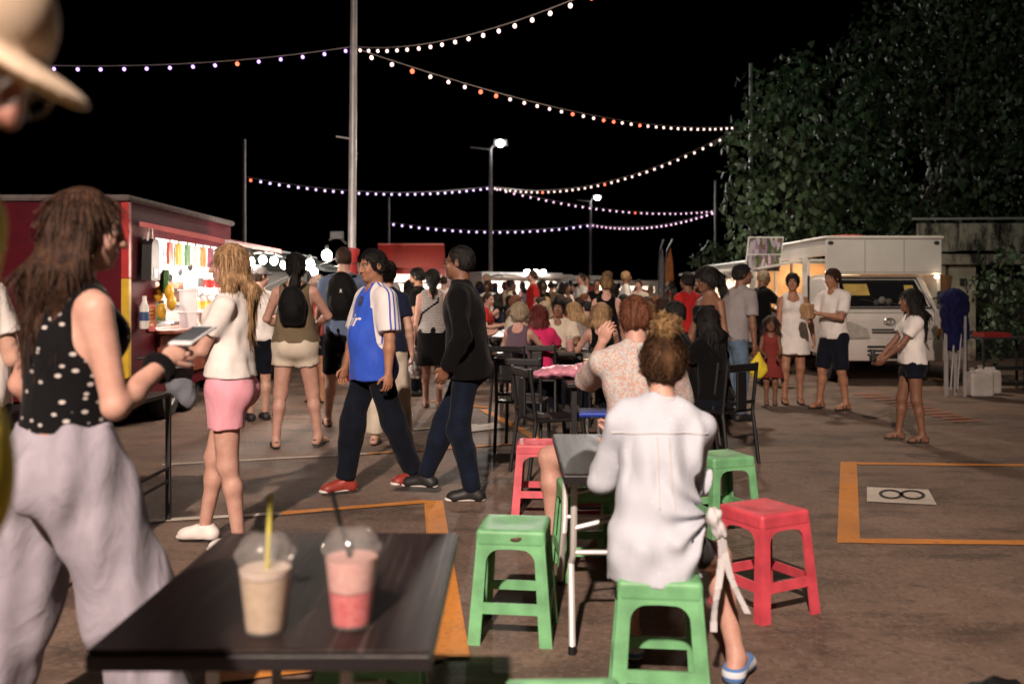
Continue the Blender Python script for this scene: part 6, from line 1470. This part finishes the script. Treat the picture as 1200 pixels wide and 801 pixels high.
for fig, sty, wear, d in ((Fig(1.76,0),('short',),[tw,tr],'man'),(Fig(1.66,1),('long',.12),[tk,sk_],'woman'),(Fig(1.74,0,hands=((-.1,.32,1.1),(.1,.34,1.12)),feet=((-.14,0,.085),(.12,.1,.085))),('buzz',),[tw,so],'man'),(Fig(1.64,1,hands=((-.1,.3,1.15),None),feet=((-.08,-.1,.1),(.08,.12,.085))),('pony',.12),[tk,so],'woman'),(Fig(1.62,1,head=(20,0,0),hands=((-.2,.1,.9),(.15,.3,1.2))),('bob',.03),[tw,tr],'woman')):
    ST_.append((proto(fig,sty,wear,.021), sty[0], d))
for fig, sty, wear, d in ((Fig(1.76,0,sit=True,hands=((-.2,.4,.8),(.2,.42,.8)),lean=8),('short',),[tw,tr],'man'),(Fig(1.64,1,sit=True,hands=((-.1,.3,1.0),(.15,.42,.8)),lean=4,head=(15,0,0)),('long',.12),[tk,tr],'woman'),(Fig(1.66,1,sit=True,hands=((-.2,.4,.8),(.1,.25,1.05)),lean=14,head=(-18,8,0)),('bun',),[tk,tr],'woman'),(Fig(1.74,0,sit=True,lean=15,head=(25,5,0),hands=((-.2,.4,.8),(.2,.4,.8))),('buzz',),[tw,so],'man'),(Fig(1.62,1,sit=True,hands=((-.2,.4,.8),(.2,.42,.8)),lean=2),('bob',.04),[tw,tr],'woman')):
    SE_.append((proto(fig,sty,wear,.021), sty[0], d))
HN = {'short':'short','long':'long','buzz':'cropped','pony':'tied back','bob':'bobbed','bun':'bunned'}
USED = set(); rc = random.Random(11)
def extra(lib, x, y, rz, where, grp):
    for _ in range(200):
        me, hs_, d = rc.choice(lib); cn, cm = rc.choice(CLOTHES+CLOTHES[:3]*3); hn, hm = rc.choice(HAIRS+HAIRS[:2]*4); pose = 'sitting' if lib is SE_ else 'standing'
        lab = f'{d} in {cn} with {HN[hs_]} {hn} hair, {where}'
        if lab not in USED: break
    USED.add(lab); o = bpy.data.objects.new('person', me); C.objects.link(o); tag(o, lab, 'person', grp)
    if not me.materials:
        for k in range(4): me.materials.append(GRY)
    for k, m in enumerate((rc.choice(SKINS), hm, cm, rc.choice((DN,BK,SHB,CR,DNB,GRY)))):
        s = o.material_slots[k]; s.link = 'OBJECT'; s.material = m
    sc = rc.uniform(.94,1.05); o.scale = (sc,sc,sc); o.location = (x,y,0); o.rotation_euler = (0,0,R(rz)); return o
chair('empty black chair standing nearest the man in black, in front of the pink top', .10, 8.35, -12); chair('empty black chair beside the dark table with the pink bag', .30, 7.2, -70)
tcount = 0
for r, y in enumerate((13.0,14.9,16.8,18.8,20.9,23.2)):
    xl = [(-.0+.12*r-.2), 1.5, 2.95] if r else [.6, 2.15]
    if r > 2: xl = [-.9, .55, 2.0, 3.45]
    for c, x in enumerate(xl):
        if (r, c) in ((1,2),): continue
        mtable(f'dark market table, row {["nearest","second","third","fourth","fifth","farthest"][r]} from us, {["leftmost","next","third","rightmost"][c]} in its row', x, y, 1.5, .7)
        where = f'{["leftmost","middle","right hand","rightmost"][c]} table, {["first","second","third","fourth","fifth","last"][r]} seated row'
        for sx in (-1,1):
            for sy in (-.42,.36):
                if rc.random() < .88: extra(SE_, x+sx*.62, y+sy+rc.uniform(-.08,.08), -90*sx*-1+rc.uniform(-14,14), where, 'seated diners in the market crowd')
for i in range(92):
    y = rc.uniform(18, 40); px = rc.uniform(560, 850) if i % 3 else rc.uniform(590, 700)
    if y < 17 and 590 < px < 690: y += 12
    x = GX(px, y)
    if any(abs(x-a) < .38 and abs(y-b) < .45 for a, b in ppl): continue
    ppl.append((x, y)); extra(ST_, x, y, rc.uniform(0,360), 'standing left of the far lamp' if px < 692 else 'standing right of the far lamp', 'people standing in the far crowd')
for px, Y, rz in ((525,26,30),(545,24,120),(562,25,20),(580,27,-60),(596,24,160),(612,28,60),(632,26,200),(650,29,80),(668,27,-20),(520,20,10),(572,19,170)):
    extra(ST_, GX(px,Y), Y, rz, 'queuing at the bright left stalls', 'people queuing at the lit stalls')
# ------------------------------------------------------------------ key lamp out of frame, lamp post lights, unseen extra lights, camera
def lamp(name, loc, aim, e, col, size=60, blend=.7, rad=.25, typ='SPOT'):
    l = bpy.data.lights.new(name, typ); l.energy = e; l.color = col; l.shadow_soft_size = rad
    if typ == 'SPOT': l.spot_size = R(size); l.spot_blend = blend
    o = bpy.data.objects.new(name, l); C.objects.link(o); o.location = loc
    o.rotation_euler = (Vector(aim)-Vector(loc)).to_track_quat('-Z','Y').to_euler(); return o
lamp('floodlight', (-1.7,-6.4,7.8), (-.9,6.5,.4), 10200, (1,.79,.66), 62, 1.0, .16)
lamp('floodlight', (3.5,16,7.6), (1.8,16,0), 1400, (1,.80,.62), 140, .9, .3)  # unseen lamp above the market, brightens crowd and van
lamp('street_light', (GX(583,41)+0,40.5,7.9), (1,24,0), 3000, (1,.93,.84), 140, .6, .2)
lamp('street_light', (GX(697,62),61,7.6), (2,40,0), 2500, (1,.93,.84), 140, .6, .2)
lamp('tree_light', (1.5,9,6.4), (9.5,22,5), 800, (.90,1,.80), 80, .8, .3)  # unseen greenish lamp added to light the tree crowns
s = bpy.data.lights.new('moon', 'SUN'); s.energy = .012; s.angle = .02; s.color = (1,.9,.85); o = bpy.data.objects.new('moon', s); C.objects.link(o); o.rotation_euler = (R(38),0,R(-25))
cam = bpy.data.cameras.new('camera'); co = bpy.data.objects.new('camera', cam); C.objects.link(co)
co.location = (0,0,HC); co.rotation_euler = (R(90),0,0); cam.sensor_width = 36; cam.lens = 36*F/1200; cam.shift_y = -(400.5-HZ)/1200; cam.clip_start = .05; cam.clip_end = 500
cam.dof.use_dof = True; cam.dof.focus_distance = 6.4; cam.dof.aperture_fstop = 2.0
sc = bpy.context.scene; sc.camera = co
sc.view_settings.view_transform = 'Standard'; sc.view_settings.look = 'None'; sc.view_settings.exposure = .3; sc.view_settings.gamma = 1
sc.render.engine = 'CYCLES'; sc.cycles.use_denoising = True; sc.cycles.max_bounces = 6; sc.cycles.diffuse_bounces = 3; sc.cycles.glossy_bounces = 3; sc.cycles.transparent_max_bounces = 12; sc.cycles.sample_clamp_indirect = 4; sc.cycles.caustics_reflective = False; sc.cycles.caustics_refractive = False
sc.cycles.use_adaptive_sampling = True; sc.cycles.adaptive_threshold = .02
